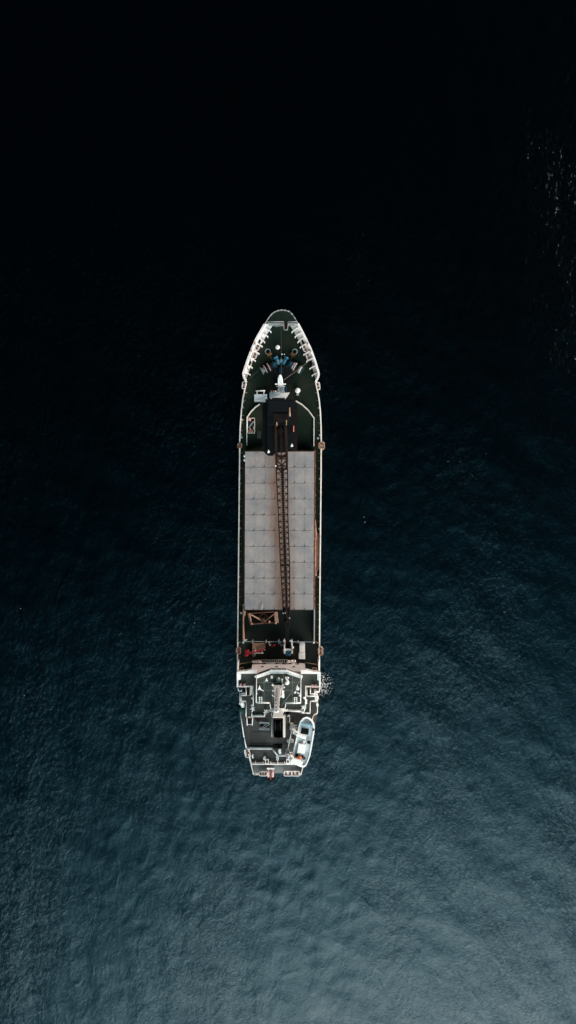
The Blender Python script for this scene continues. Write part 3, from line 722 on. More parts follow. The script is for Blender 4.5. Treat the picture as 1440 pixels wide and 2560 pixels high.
MB().box((fr.x, fr.y + .07, (z1 + z0) / 2 + .2), (1.95, .12, z1 - z0 - .4)).build('front_panel', 'white_clean', funnel)
mb = MB().tube(P(694.5,1804,18.4), P(694.5,1838,18.4), .36, n=14); mb.build('exhaust_pipe', 'rust_dark', funnel)
mb = MB(); mb.tube(P(688.5,1803,18.2), P(688.5,1838,18.2), .12); mb.tube(P(701,1803,18.2), P(701,1838,18.2), .12); mb.build('pipe', 'grey', funnel)
MB().wall(PP([(683,1799),(706.5,1799)], z1 + .02), z1 - .5, z1 + .02, .12).build('crossbar', 'rust_dark', funnel)
for a0, a1, m_ in ((679, 683, 'rail_dull'), (708, 712, 'rail')):
    mb = MB(); zz = 19.2
    for a in (a0, a1): mb.tube(P(a, 1789, zz), P(a, 1842, zz), .08)
    for k in range(17): mb.beam(P(a0, 1790 + k * 3.2, zz), P(a1, 1790 + k * 3.2, zz), .12)
    for k in range(17): mb.tube(P(a1, 1790 + k * 3.2, zz), P(a1, 1790 + k * 3.2, zz) - Vector((0, 0, .9)), .05)
    mb.tube(P(a0, 1842, zz), P(a1, 1842, zz), .1); mb.build('side_walkway', m_, funnel)
mb = MB(); rect(mb, 673, 1776.3, 720, 1778.8, 13.6, 14.6); mb.build('cross_beam', 'white_clean', ship)
railing([(679,1789),(679,1781),(684,1778)], ZB, ship, m='white_clean', r=.06)
mb = MB()
for (a, b, c_, d_) in ((703,1775,709,1781),(686,1775,680,1781)): mb.tube(P(a, b, 15), P(c_, d_, 15), .08)
mb.build('mast_stay', 'white_clean', ship)
# items on the boat deck
mb = MB(); mb.lathe(P(720,1783,11.4), [(.45,-.9),(.45,0),(.2,.2)], n=16); mb.build('vent', 'black', ship)
mb = MB().path([P(718,1789,11.5), P(724,1791,11.5), P(721.5,1786,11.5)], .16); mb.path([P(724,1791,11.5), P(724.5,1800,11.2), P(722,1808,11)], .06); mb.build('hose', 'rail', ship)
MB().lathe(P(644,1797,11), [(.5,-.5),(.55,0),(.4,.05),(.3,0)], n=20).build('hose_reel', 'rust_dark', ship)
mb = MB(); rect(mb, 683, 1862, 706, 1871, ZU + .01, ZU + .25); mb.build('deck_hatch', 'black', ship)
mb = MB().box(P(699.5,1878,11.1), (.5,.8,.9), rz=.3); mb.beam(P(697,1872.5,11.5), P(703,1875,11.5), .15); mb.tube(P(700,1882,10.5), P(700,1882,11.4), .22); mb.build('hand_winch', 'white_clean', ship)
mb = MB().lathe(P(720,1852.5,11), [(.3,-.5),(.34,0),(.15,.15)], n=12); mb.box(P(730,1852.5,11.1), (.7,.5,.7)); mb.box(P(728,1849.5,11.1), (.25,.5,.6)); mb.build('boat_winch', 'white_clean', ship)
MB().lathe(P(724,1812,11.2), [(.25,-.7),(.3,0),(.1,.15)], n=12).build('vent', 'rust_dark', ship)
mb = MB()
for b in (1790, 1830, 1858): mb.beam(P(628, b, ZU + .03), P(676, b, ZU + .03), .05, .04)
mb.beam(P(628, 1794, ZU + .03), P(628, 1868, ZU + .03), .05, .05); mb.beam(P(735, 1792, ZU + .03), P(722, 1860, ZU + .03), .05, .05)
mb.build('deck_weld', 'deck_dark', ship)
# mooring deck and stern
MB().prism(PP([(616,1868),(627,1910.5),(759,1910.5),(777,1868)], ZM), ZD + .03, ZM).build('mooring_deck', 'deck_grey', ship)
mb = MB().wall(PP([(628,1910.5),(690,1911),(735,1911),(758,1914)], ZM + .9), ZD + .03, ZM + .9, .18)
for a in (639, 657.5, 676.5, 694, 711): mb.beam(P(a, 1903, ZM + .5), P(a, 1910.5, ZM + .8), .12, .5)
mb.build('stern_bulwark', 'white', ship)
mb = MB()
mb.wall(PP([(622,1887),(627,1907)], ZM + .9), ZM, ZM + .9, .3); mb.wall(PP([(627,1907),(633,1935)], 6.2), ZD, 6.2, .18); mb.build('side_bulwark', 'rail', ship)
MB().wall(PP([(757.5,1917),(752,1937)], 6.2), ZD, 6.2, .18).build('side_bulwark', 'rail', ship)
mb = MB()
for b in (1932.5, 1934.8, 1937): mb.tube(P(633.5, b, 6.1), P(649, b, 6.1), .06); mb.tube(P(740, b, 6.1), P(753, b, 6.1), .06)
for a in (634, 641, 648, 742, 747, 753): mb.tube(P(a, 1935, 6.1) - Vector((0, 0, 1.1)), P(a, 1935, 6.1), .06); mb.tube(P(a, 1932.5, 6.1), P(a, 1937, 6.1), .05)
mb.build('stern_rail', 'rail', ship)
for a0, a1 in ((663.5, 671), (716.5, 723)):
    mb = MB().wall(PP([(a0, 1899.5), (a1, 1899.5), (a1, 1909), (a0, 1909)], 9.0), 8.8, 9.0, .15, True)
    for a in (a0, a1): mb.tube(P(a, 1901, 8.9) - Vector((0, 0, 1.1)), P(a, 1901, 8.9), .08)
    mb.build('rope_stand', 'rail', ship)
    mb = MB(); rect(mb, a0 + 1.4, 1901, a1 - 1.4, 1906.5, ZM + .01, 8.5); mb.build('rope_drum', 'rust_dark', ship)
MB().lathe(P(661.5,1896.5,8.7), [(.27,-.9),(.30,0),(.27,.1),(.12,.1),(.1,-.1)], n=18).build('capstan', 'white_clean', ship)
mb = MB().lathe(P(693.7,1898,9.2), [(.26,-1.4),(.28,0),(.26,.1),(.14,.1),(.12,-.1)], n=18); mb.beam(P(690,1891,10.8), P(693,1895,9.3), .15); mb.beam(P(697,1891,10.8), P(694.5,1895,9.3), .15); mb.build('capstan', 'pale', ship)
MB().path([P(632,1886,9), P(630.5,1891,9), P(633,1895,9)], .17).build('rope_guide', 'white_clean', ship)
# davits for the boat
def curve_beam(pts, w, name, m='white_clean'):
    mb = MB()
    for a, b in zip(pts[:-1], pts[1:]): mb.beam(P(*a), P(*b), w, w * 1.15)
    for a in pts[1:-1]: mb.tube(P(*a) - Vector((0, 0, w * .55)), P(*a) + Vector((0, 0, w * .55)), w * .52, n=12)
    return mb.build(name, m, ship)
ZT = 15.2
d1 = curve_beam([(729,1813,11.5),(731,1822,13.2),(737,1831,14.8),(745,1837,ZT),(755,1841,ZT),(765,1844,ZT)], .62, 'davit')
d2 = curve_beam([(719,1877,11.5),(718,1886,13.2),(725,1893,14.8),(732,1900,ZT),(742,1903,ZT),(755,1909.5,ZT)], .72, 'davit')
for a, b, d in ((729,1813,d1),(719,1880,d2)):
    mb = MB()
    mb.beam(P(a, b, 12), P(a + 14, b + 1, 12.2), .18); mb.beam(P(a + 1, b + 6, 12), P(a + 15, b + 7, 12.2), .18); mb.beam(P(a + 8, b, 12), P(a + 5, b + 8, 12), .14)
    mb.box(P(a, b + 3, 11.2), (.7, 1.1, 1.4)); mb.build('davit_base', 'white', d)
MB().tube(P(729,1826,13.4), P(718.5,1880,13.4), .11).build('davit_link', 'white_clean', ship)
mb = MB().prism(PP([(725,1898,),(752,1902),(756,1911),(726,1909)], 14.6), 13.9, 14.6); mb.build('davit_head', 'white_clean', d2)

# ---------------------------------------------------------------- deck crane
cr = thing('deck_crane', 'near black deck crane with rust brown lattice jib lying over the hatch covers', 'crane', (X(702, 5), Y(1075, 5), ZD))
def cbox(name, x0, y0, x1, y1, za, zb, m='crane', par=cr):
    mb = MB(); rect(mb, x0, y0, x1, y1, za, zb); return mb.build(name, m, par)
MB().lathe(P(702, 1070, 5.02), [(3.0, 0), (3.0, .4), (2.3, .6), (2.2, 8.6), (2.8, 9.2), (2.8, 9.4)], n=32).build('pedestal', 'crane', cr)
MB().prism(PP([(668,998),(736,998),(736,1060),(668,1060)], 18.6), 14.5, 18.6).build('machinery_house', 'crane', cr)
cbox('roof_panel', 682, 1034, 722, 1054, 18.61, 18.9, 'crane_warm')
cbox('roof_panel', 672, 1002, 731, 1030, 18.61, 18.72, 'crane')
MB().prism(PP([(656,1012),(668,1000),(668,1137),(664,1134),(657,1126)], 15.2), 14.6, 15.2).build('left_platform', 'crane', cr)
MB().prism(PP([(668,1060),(690,1060),(689,1130),(683,1137),(668,1137)], 16.4), 14.6, 16.4).build('operator_cab', 'crane', cr)
cbox('cab_window', 671, 1138, 682, 1139.2, 15.0, 16.2, 'glass')
MB().prism(PP([(716,1060),(736,1060),(736,1120),(716,1120)], 16.2), 14.6, 16.2).build('winch_house', 'crane', cr)
MB().prism(PP([(729,1004),(738,1004),(743,1012),(743,1125),(729,1127)], 14.5), 14.1, 14.5).build('right_platform', 'crane_warm', cr)
mb = MB().path([P(729.5,1003,16), P(729.5,1050,16), P(731,1055,16), P(731.5,1108,16)], .09); 
for y in range(1005, 1108, 12): mb.tube(P(730, y, 16), P(730, y, 16) - Vector((0, 0, 1.3)), .05)
mb.build('handrail', 'rust_dark', cr)
MB().tube(P(723.5,1019,19.2), P(725,1041,19.2), .14).build('exhaust_pipe', 'rust_light', cr)
cbox('hose_cover', 732.3, 1048.5, 734.3, 1062, 14.6, 16.5, 'orange'); cbox('hose_cover', 733, 1064.5, 735.2, 1079, 14.6, 16.5, 'orange')
cbox('sheave_guard', 690.5, 1055, 693, 1060.5, 16, 19.4, 'rust_light'); cbox('sheave_guard', 715, 1050, 717, 1060, 16, 19.2, 'yellow')
for a, b in ((671, 1127.5), (729.3, 1112)):
    mb = MB().lathe(P(a, b + 2, 16.8), [(.28, 0), (.24, .25), (.1, .5), (.05, .9)], n=12); mb.tube(P(a, b, 17.2), P(a, b - 3, 17.3), .09); mb.build('floodlight', 'white_clean', cr)
MB().lathe(P(701, 1075, 15.5), [(.7, 0), (.7, .5), (.4, .55)], n=20).build('slew_motor', 'crane_warm', cr)
MB().beam(P(689,1075,15.8), P(713,1075,15.8), .35).build('cross_shaft', 'blue_dark', cr)
cbox('turntable', 690, 1060, 716, 1128, 12.6, 13.0)
# jib: measured edges along its length, sloping gently down to the rest
JZ = lambda y: 17.2 - (y - 1055) / (1600 - 1055) * 6.4
def jl(y):
    for (ya, xa), (yb_, xb) in zip(JLp[:-1], JLp[1:]):
        if ya <= y <= yb_: return xa + (xb - xa) * (y - ya) / (yb_ - ya)
    return JLp[-1][1]
def jrr(y):
    for (ya, xa), (yb_, xb) in zip(JRp[:-1], JRp[1:]):
        if ya <= y <= yb_: return xa + (xb - xa) * (y - ya) / (yb_ - ya)
    return JRp[-1][1]
JLp = [(1055,687),(1130,688.5),(1168,690.3),(1300,696.5),(1410,701.5),(1520,707.5),(1565,712)]
JRp = [(1055,715),(1130,718.5),(1168,718.8),(1300,719.8),(1410,724),(1520,724.5),(1565,722.5)]
jib = bpy.data.objects.new('jib', None); COL.objects.link(jib); jib.parent = cr; jib.location = (0, 0, 6); 
mb = MB()
for f in (jl, jrr):
    for a, b in zip([1055,1130,1168],[1130,1168,1175]): mb.beam(P(f(a)+(1.7 if f is jl else -1.7), a, JZ(a)), P(f(b)+(1.7 if f is jl else -1.7), b, JZ(b)), .48, .7)
mb.build('foot_beam', 'rust_dark', jib)
mb = MB(); seq = [1168, 1300, 1410, 1520, 1565]
for a, b in zip(seq[:-1], seq[1:]):
    for f in (jl, jrr): mb.tube(P(f(a), a, JZ(a)), P(f(b), b, JZ(b)), .115, n=8)
mb.build('chord', 'rust_dark', jib)
mb = MB()
def low(y): return P((jl(y) + jrr(y)) / 2 + 1.4, y, JZ(y) - 1.5 + (y - 1168) / 400 * .5)
mb.tube(low(1168), low(1525), .13, n=8); mb.build('chord', 'rust_dark', jib)
# walkway in the middle of the jib
mb = MB()
for a in range(1168, 1525, 17):
    b = min(1525, a + 17); pa, pb = low(a) + Vector((0, 0, .35)), low(b) + Vector((0, 0, .35))
    mb.beam(pa, pb, .42 - (a - 1168) / 400 * .12, .06)
mb.build('walkway', 'crane', jib)
mb = MB(); y = 1130.0; bayi = 0
while y < 1524:
    h = 17.4 if y < 1290 else (13.8 if y < 1412 else 15)
    yn = min(1525, y + h); 
    A, B = P(jl(y) + .5, y, JZ(y)), P(jrr(y) - .5, y, JZ(y)); C_, D_ = P(jl(yn) + .5, yn, JZ(yn)), P(jrr(yn) - .5, yn, JZ(yn))
    r_ = .085 if y > 1165 else .13
    mb.tube(A, B, r_, n=6)
    if y >= 1165:
        ym = (y + yn) / 2; m1, m0, m2 = low(ym), low(y), low(yn)
        top = Vector((0, 0, .9))
        for q in (A, C_): mb.tube(q, m1 + top, .06, n=5)
        for q in (B, D_): mb.tube(q, m1 + top, .06, n=5)
        mb.tube(A, m0, .07, n=5); mb.tube(B, m0, .07, n=5); mb.tube(A, m1, .05, n=5); mb.tube(B, m1, .05, n=5); mb.tube(C_, m1, .05, n=5); mb.tube(D_, m1, .05, n=5)
    else:
        c = (C_ + D_) / 2; mb.tube(A, c, .13, n=6); mb.tube(B, c, .13, n=6); mb.tube((A + B) / 2, c, .05, n=5)
    y = yn
mb.build('lattice', 'rust_dark', jib)
for (yy, w) in ((1141, .55), (1172, .3), (1412, .4), (1523, .5)): MB().beam(P(jl(yy), yy, JZ(yy) + .1), P(jrr(yy), yy, JZ(yy) + .1), w, .2).build('cross_plate', 'rust_dark', jib)
mb = MB()
for dx in (-1.2, .2, 1.6):
    pts = [P(702 + dx, 1060, 18.4), P(704 + dx, 1165, 17.0), P(709 + dx, 1330, 15.0), P(716 + dx * .6, 1545, 12.6)]; mb.path(pts, .045, 5)
mb.build('hoist_rope', 'rust_dark', jib)
mb = MB()
mb.beam(P(716,1520,11.9), P(717.5,1570,11.2), 1.0, .6); mb.beam(P(709.5,1525,12), P(713.5,1566,11.4), .22, .7); mb.beam(P(723.5,1525,12), P(721.8,1566,11.4), .22, .7)
for (a, b, m_) in ((715,1532,0),(718,1542,0),(716,1552,0)): mb.tube(P(a-4,b,12.1), P(a+4,b,12.1), .42, n=16)
mb.build('jib_head', 'crane_warm', jib)
mb = MB().beam(P(717.2,1564,10.9), P(719,1606,10.2), .80, .6); mb.build('jib_nose', 'crane', jib)
for a, b in ((707.5,1533),(712.5,1532),(723.5,1545)): MB().lathe(P(a, b, 12.6), [(.12,-.3),(.18,0),(.1,.25)], n=10).build('jib_lamp', 'grey', jib)
mb = MB().lathe(P(688.8,1165,17.2), [(.12,0),(.16,.2),(.06,.35)], n=10).build('jib_lamp', 'white_clean', jib)

# ---------------------------------------------------------------- loose things on board
def at(px, py, z): return P(px, py, z)
# locker box
t = thing('deck_locker', 'pale blue white steel locker with a tube handle left of the foremast', 'locker', at(651.5, 993, 5))
mb = MB(); rect(mb, 635.5, 985.5, 667, 1001.5, 5.02, 7.0); mb.build('cabinet', 'pale', t)
mb = MB().tube(P(639,977,7), P(662.5,977,7), .13); mb.tube(P(642.5,977,7), P(642.5,986,7), .08); mb.tube(P(659.5,977,7), P(659.5,986,7), .08)
for a in (642.5, 659.5): mb.tube(P(a, 977, 7), P(a, 977, 7) - Vector((0, 0, 1.9)), .08)
mb.build('handle', 'white_clean', t)
mb = MB(); rect(mb, 664, 998.5, 667.5, 1002, 6.4, 7.08); mb.build('latch', 'rust_dark', t)
# crate of ropes
t = thing('gear_cage', 'rectangular pale pipe frame holding blue rope and odd gear beside the left breakwater', 'cage', at(627.5, 1064, 5))
mb = MB(); z = 6.0
for (a, b, c_, d_) in ((618.5,1045.5,636.5,1045.5),(636.5,1045.5,636.5,1082.5),(636.5,1082.5,618.5,1082.5),(618.5,1082.5,618.5,1045.5)): mb.tube(P(a,b,z), P(c_,d_,z), .055); mb.tube(P(a,b,z), P(a,b,5.02), .05)
mb.build('frame', 'rail', t)
mb = MB(); rect(mb, 619.5, 1046.5, 635.5, 1081.5, 5.02, 5.15); mb.build('floor', 'rust_dark', t)
def coil(px, py, z, r, m, lab, nm='rope_coil', turns=3, cat='rope'):
    mb = MB(); c = P(px, py, z)
    for k in range(turns):
        rr = r * (1 - k * .22); pts = [c + Vector((rr * math.cos(a * .42), rr * math.sin(a * .42) * .85, .05 * k + .03 * math.sin(a * 1.7 + k))) for a in range(16)]; mb.path(pts, .07, 6)
    return tag(mb.build(nm, m, None), lab, cat)
tag(MB().lathe(P(624,1049,5.5), [(.30,-.3),(.33,0),(.24,.2),(.08,.28)], n=18).build('float', 'pink', None), 'pale pink round float at the top of the rope cage', 'float')
coil(624.5, 1059, 5.5, .55, 'blue_dark', 'dark blue coil of rope just under the pink float')
coil(631.5, 1062.5, 5.5, .42, 'teal', 'teal coil of rope at the right side of the rope cage')
mb = MB().beam(P(622,1070,5.6), P(634,1053,5.6), .28, .2); tag(mb.build('plank', 'grey', None), 'grey plank lying aslant over the blue ropes in the cage', 'plank')
mb = MB()
for (a, b, w, h) in ((622,1078,.5,.25),(627,1078.5,.3,.5),(631,1078,.35,.45),(626,1073.5,.4,.4)): mb.box(P(a, b, 5.45), (w, h, .35), rz=random.uniform(-.4, .4))
tag(mb.build('scrap_pile', 'rust_light', None), 'pile of pale brown scrap at the lower end of the rope cage', 'scrap')
mb = MB().beam(P(633.5,1073,5.6), P(636,1066,5.6), .28, .25); tag(mb.build('buoy_block', 'pink', None), 'small pink block against the right frame of the rope cage', 'block')

# cargo grab frame
t = thing('cargo_grab', 'open rusty box shaped grab with crossed struts standing in the well behind the covers', 'grab', at(658, 1545, 5))
za, zb = 5.1, 8.4
def panel(pts_top, pts_bot, name, m):
    T_ = [P(*p, zb) for p in pts_top]; B_ = [P(*p, za) for p in pts_bot]
    vs = T_ + B_; return MB().add(vs, [(0,1,2,3),(7,6,5,4),(0,4,5,1),(1,5,6,2),(2,6,7,3),(3,7,4,0)]).build(name, m, t)
panel([(618.5,1532.5),(621,1532),(628,1560),(625,1560)], [(620,1532),(629,1531.5),(629,1557),(624,1558)], 'end_plate', 'rust')
panel([(621.5,1532),(626,1532),(629.5,1558.5),(626,1560.5)], [(622,1532),(629.3,1531.5),(629.6,1556.5),(624.5,1558)], 'end_rib', 'rust_light')
panel([(686,1530.5),(694,1529.5),(697,1557),(687.5,1557)], [(685,1530),(690,1529),(691,1556),(686,1556)], 'end_plate', 'rust_light')
mb = MB().beam(P(620,1533.5,8.4), P(690,1529.8,8.4), .16, .2); mb.beam(P(627,1561,8.2), P(655,1558.5,8.2), .22, .25); mb.beam(P(655,1559,8.2), P(694,1556.5,8.2), .16, .25)
mb.build('side_bar', 'rust', t)
mb = MB().beam(P(627,1536,8.3), P(655,1552,7.4), .24); mb.beam(P(687,1534,8.3), P(662,1553,7.4), .24); mb.build('strut', 'rust_light', t)
mb = MB().beam(P(640,1543.5,7), P(672,1543,7), .3); mb.box(P(659,1550,6.9), (1.0,1.2,1.2), rz=.3); mb.tube(P(656,1547,7.8), P(663,1554,7.8), .22); mb.beam(P(648,1541,7), P(658,1534,7), .15); mb.beam(P(668,1541,7), P(658,1534,7), .15)
mb.build('hinge_block', 'rust', t)
mb = MB(); rect(mb, 630, 1535, 686, 1556, 5.02, 5.6); mb.build('jaw', 'rust_dark', t)
mb = MB(); 
for a, b in ((628.5,1559.5),(673,1554.5),(689,1557.5)): mb.lathe(P(a,b,8.5), [(.22,-.2),(.25,0),(.1,.15)], n=10)
mb.build('sheave', 'rust_light', t)
tag(MB().tube(P(654.3,1506,8.6), P(654.7,1525,8.7), .09).build('pole', 'wood', None), 'thin tan pole lying on the last hatch cover above the grab', 'pole')

# plywood sheet, white plates, red crane
tag(MB().prism(PP([(631,1608),(663,1608),(663,1625.5),(631,1626)], 5.35), 5.02, 5.35).build('plywood_stack', 'wood', None), 'tan plywood sheet lying under the red crane arm', 'plywood')
t = thing('red_provision_crane', 'small bright red crane with its arm lying over the tan plywood', 'crane', at(618, 1631, 5))
MB().lathe(P(617.5,1630.5,5.02), [(.55,0),(.5,.2),(.36,.4),(.34,1.9),(.45,2.0),(.45,2.3),(.2,2.5)], n=20).build('column', 'red', t)
mb = MB().box(P(618,1628.5,7.6), (.75,.65,.6), rz=.2); mb.box(P(618.5,1634,7.5), (.6,.5,.5), rz=.3); mb.build('slew_head', 'red', t)
mb = MB().beam(P(618,1634.5,7.8), P(640,1628.5,7.9), .42, .35); mb.beam(P(640,1628.5,7.9), P(661,1623,7.8), .28, .3); mb.build('arm', 'red', t)
mb = MB().beam(P(660,1623,7.7), P(681,1613.5,7.3), .15, .15); mb.build('arm_extension', 'rust_dark', t)
mb = MB().beam(P(677,1615.5,7.2), P(686,1612.5,7.2), .28, .25); mb.lathe(P(685.5,1612.7,7.3), [(.22,-.15),(.26,.05),(.1,.2)], n=12); mb.build('hook_block', 'red', t)
mb = MB().tube(P(622,1631.5,7.9), P(640,1626.5,8.0), .09); mb.build('ram', 'pink', t)
t = thing('gangway_board', 'long pale white walkway board of two lengths right of the blue power pack', 'walkway', at(756, 1627, 5))
mb = MB(); rect(mb, 748.8, 1605.5, 762.2, 1631.8, 6.0, 6.35); mb.build('board', 'white', t)
mb = MB(); rect(mb, 746.8, 1632, 762.6, 1648, 5.7, 6.2); mb.build('board', 'white', t)
mb = MB()
for a, b in ((750,1608),(761,1608),(750,1645),(761,1645)): mb.tube(P(a,b,5.01), P(a,b,5.9), .08)
mb.build('leg', 'grey', t)
# liferaft canister on the left
t = thing('liferaft_canister', 'white liferaft canister in its cradle on the left side behind the bridge', 'liferaft', at(606, 1757, 10.5))
mb = MB().tube(P(604,1749,11.6), P(606.8,1763,11.6), .40, .42, 20); mb.lathe(P(606.9,1764,11.6), [(.40,-.2),(.42,0),(.3,.3),(.1,.42)], n=18); mb.build('canister', 'white_clean', t)
mb = MB().box(P(605,1752,10.9), (1.0,.2,.7)); mb.box(P(606,1760,10.9), (1.0,.2,.7)); mb.box(P(599.5,1758,11), (.2,.5,.6)); mb.build('cradle', 'rail', t)
# tarp bundle
mb = MB(); c = P(603.5, 1775, 11)
rr = [(.62, -.5), (.7, -.1), (.62, .25), (.35, .5), (.08, .58)]; vs = []
for (r_, h_) in rr:
    for i in range(16):
        a = i * math.pi / 8; q = r_ * (1 + .18 * math.sin(a * 3 + h_ * 4) + random.uniform(-.06, .06)); vs.append(c + Vector((q * math.cos(a), q * 1.25 * math.sin(a), h_)))
fs = [(k * 16 + i, k * 16 + (i + 1) % 16, (k + 1) * 16 + (i + 1) % 16, (k + 1) * 16 + i) for k in range(4) for i in range(16)] + [tuple(64 + i for i in range(16))]
tag(mb.add(vs, fs, True).build('tarpaulin_bundle', 'tarp', None), 'dark green tarpaulin bundle behind the white liferaft canister', 'tarpaulin')
# lattice frame lying left of the funnel
t = thing('gangway', 'pale lattice gangway frame lying left of the funnel', 'gangway', at(661, 1815, 10.5))
mb = MB().beam(P(648.5,1805.5,11.2), P(674,1807.5,11.2), .22); mb.beam(P(648.5,1823.5,11.2), P(674,1824,11.2), .16); mb.beam(P(649,1808.5,11.2), P(674,1809.5,11.2), .10); mb.beam(P(649,1820.5,11.2), P(674,1821,11.2), .1)
mb.build('side_rail', 'grey', t)
mb = MB().beam(P(651,1822,11.3), P(666,1810,11.3), .12); mb.beam(P(656,1822,11.3), P(674,1811,11.3), .12); mb.beam(P(649,1806,11.2), P(649,1810,11.2), .2); mb.beam(P(649,1819,11.2), P(649,1824,11.2), .14)
mb.build('brace', 'grey', t)
mb = MB(); rect(mb, 652.5, 1810.5, 673, 1819.5, 10.52, 10.9); mb.build('tread', 'black', t)
# stern anchor
t = thing('stern_anchor', 'rust red anchor hanging between two pale rollers over the stern edge', 'anchor', at(677, 1938, 3))
mb = MB().beam(P(676,1912,6.3), P(676.5,1948,5.2), .26, .3); mb.build('shank', 'rust', t)
mb = MB().path([P(667,1941,4.8), P(670,1947.5,4.6), P(676.5,1951,4.6), P(683,1947,4.6), P(686,1941,4.8)], .22, 8); mb.box(P(676.5,1948,4.6), (.8,.8,.5)); mb.build('fluke', 'rust_dark', t)
mb = MB().tube(P(676,1902,8.6), P(676,1914,6.4), .05); mb.build('anchor_wire', 'rust', t)
for x0, x1 in ((667.5, 674), (678.5, 685)):
    mb = MB().tube(P((x0 + x1) / 2, 1921, 5.9), P((x0 + x1) / 2, 1942, 5.6), .28, .26, 16); mb.tube(P((x0 + x1) / 2, 1919.5, 5.9), P((x0 + x1) / 2, 1923, 5.9), .36, n=16); mb.build('stern_roller', 'pink', ship)
mb = MB(); rect(mb, 666.5, 1919.5, 686.5, 1923.5, 5.9, 6.45); mb.build('roller_housing', 'white_clean', ship)

# the open boat in the davits
t = thing('lifeboat', 'open white boat with pale blue deck hanging in davits beside the stern', 'boat', at(758, 1855, 12))
ZG = 14.0
bo = [(767,1793),(774,1795.5),(781,1801),(785.5,1810),(786.5,1820),(785.5,1832),(782.5,1850),(779,1870),(775,1890),(770,1904),(765,1914),(759,1918),(751,1916),(740,1911),(729.5,1900),(731,1889),(735,1870),(740,1850),(744,1830),(747,1815),(751,1804),(758,1796)]
g = PP(bo, ZG); gx = sum(p[0] for p in g) / len(g); gy = sum(p[1] for p in g) / len(g); n_ = len(g)
def sc_(k, k2=None): k2 = k2 or k; return [(gx + (x - gx) * k, gy + (y - gy) * k2) for x, y in g]
rings = [(sc_(.5, .8), ZG - 1.9), (sc_(.85, .95), ZG - 1.3), (sc_(1.0), ZG - .25), (sc_(1.02), ZG), (sc_(.86, .95), ZG), (sc_(.84, .94), ZG - .35)]
vs = [(x, y, z) for r_, z in rings for x, y in r_]
fs = [((k + 1) * n_ + i, (k + 1) * n_ + (i + 1) % n_, k * n_ + (i + 1) % n_, k * n_ + i)[::-1] for k in range(5) for i in range(n_)] + [tuple(range(n_))]
MB().add(vs, fs).build('boat_hull', 'white_clean', t)
MB().prism(sc_(.845, .942), ZG - .8, ZG - .36).build('boat_deck', 'boat', t)
MB().prism(PP([(754,1819.5),(772.5,1823),(771,1837.5),(751,1834)], ZG - .2), ZG - .4, ZG - .2).build('dark_hatch', 'black', t)
MB().prism(PP([(752,1818),(774.5,1821.5),(773,1839),(749,1835)], ZG - .3), ZG - .42, ZG - .28).build('hatch_rim', 'pale', t)
mb = MB()
for a, b, r_ in ((766, 1804.5, .34), (774.5, 1805.5, .40)):
    for k in range(2):
        rr = r_ * (1 - .35 * k); c = P(a, b, ZG - .15); mb.path([c + Vector((rr * math.cos(q * .524), rr * math.sin(q * .524), 0)) for q in range(13)], .06, 6)
mb.build('rope_ring', 'grey', t)
MB().beam(P(751,1809,ZG-.1), P(783,1813,ZG-.1), .18, .2).build('thwart', 'boat_cyan', t)
mb = MB(); mb.box(P(770,1814,ZG-.1), (.3,.3,.3), rz=.2); mb.box(P(779,1815.5,ZG-.1), (.4,.25,.3), rz=-.1); mb.build('cyan_fitting', 'boat_cyan', t)
MB().prism(PP([(746.5,1861),(765,1863),(762,1884.5),(743,1882)], ZG + .5), ZG - .36, ZG + .5).build('engine_cover', 'white_clean', t)
mb = MB().prism(PP([(758,1853),(763,1853.5),(762.5,1859),(757.5,1858)], ZG + .2), ZG - .36, ZG + .2); mb.build('console', 'white_clean', t)
MB().prism(PP([(768.5,1853),(775.5,1854),(774.5,1860.5),(768,1859)], ZG - .15), ZG - .35, ZG - .15).build('side_hatch', 'black', t)
mb = MB().beam(P(743,1842.5,ZG), P(775,1851,ZG), .16, .1); mb.beam(P(741,1882.5,ZG), P(772,1890.5,ZG), .07, .1); mb.beam(P(744,1884.5,ZG+.2), P(764,1889,ZG+.2), .12, .1); mb.beam(P(744,1881,ZG+.2), P(744,1885,ZG+.2), .1, .1); mb.build('deck_bar', 'grey', t)
MB().prism(PP([(738,1884),(760,1889),(757,1896),(737,1891)], ZG - .3), ZG - .355, ZG - .3).build('stern_well', 'black', t)
mb = MB().lathe(P(748.5,1894,ZG-.1), [(.45,-.2),(.48,0),(.3,.2),(.1,.25)], n=14); mb.beam(P(743,1893,ZG), P(755,1895.5,ZG), .2); mb.build('life_ring', 'orange', t)
MB().prism(PP([(757,1894),(763,1893),(764,1899),(756.5,1899.5)], ZG - .25), ZG - .35, ZG - .25).build('side_hatch', 'tarp', t)
mb = MB().lathe(P(783.5,1824.5,ZG+.1), [(.18,-.2),(.22,0),(.1,.1)], n=12); mb.build('fender', 'rust_dark', t)

# ---------------------------------------------------------------- foam on the water beside the hull
def foam_blobs(mb, n, cx, cy, sx, sy, rmin, rmax):
    for _ in range(n):
        a = random.random() * 6.283; rad = abs(random.gauss(0, .55)); x = cx + abs(math.cos(a)) * rad * sx; y = cy + math.sin(a) * rad * sy
        r0 = random.uniform(rmin, rmax) * (1.25 - min(1, rad) * .8); c = P(x, y, .05 + random.uniform(0, .12)); k = 8; vs = []; ang = random.uniform(0, 3.14)
        for i in range(k):
            t_ = i * 6.283 / k; q = r0 * random.uniform(.55, 1.3); dx, dy = q * math.cos(t_), q * .42 * math.sin(t_)
            vs.append((c.x + dx * math.cos(ang) - dy * math.sin(ang), c.y + dx * math.sin(ang) + dy * math.cos(ang), c.z))
        vs.append((c.x, c.y, c.z + .06)); mb.add(vs, [(i, (i + 1) % k, k) for i in range(k)], True)
from mathutils import noise as mn
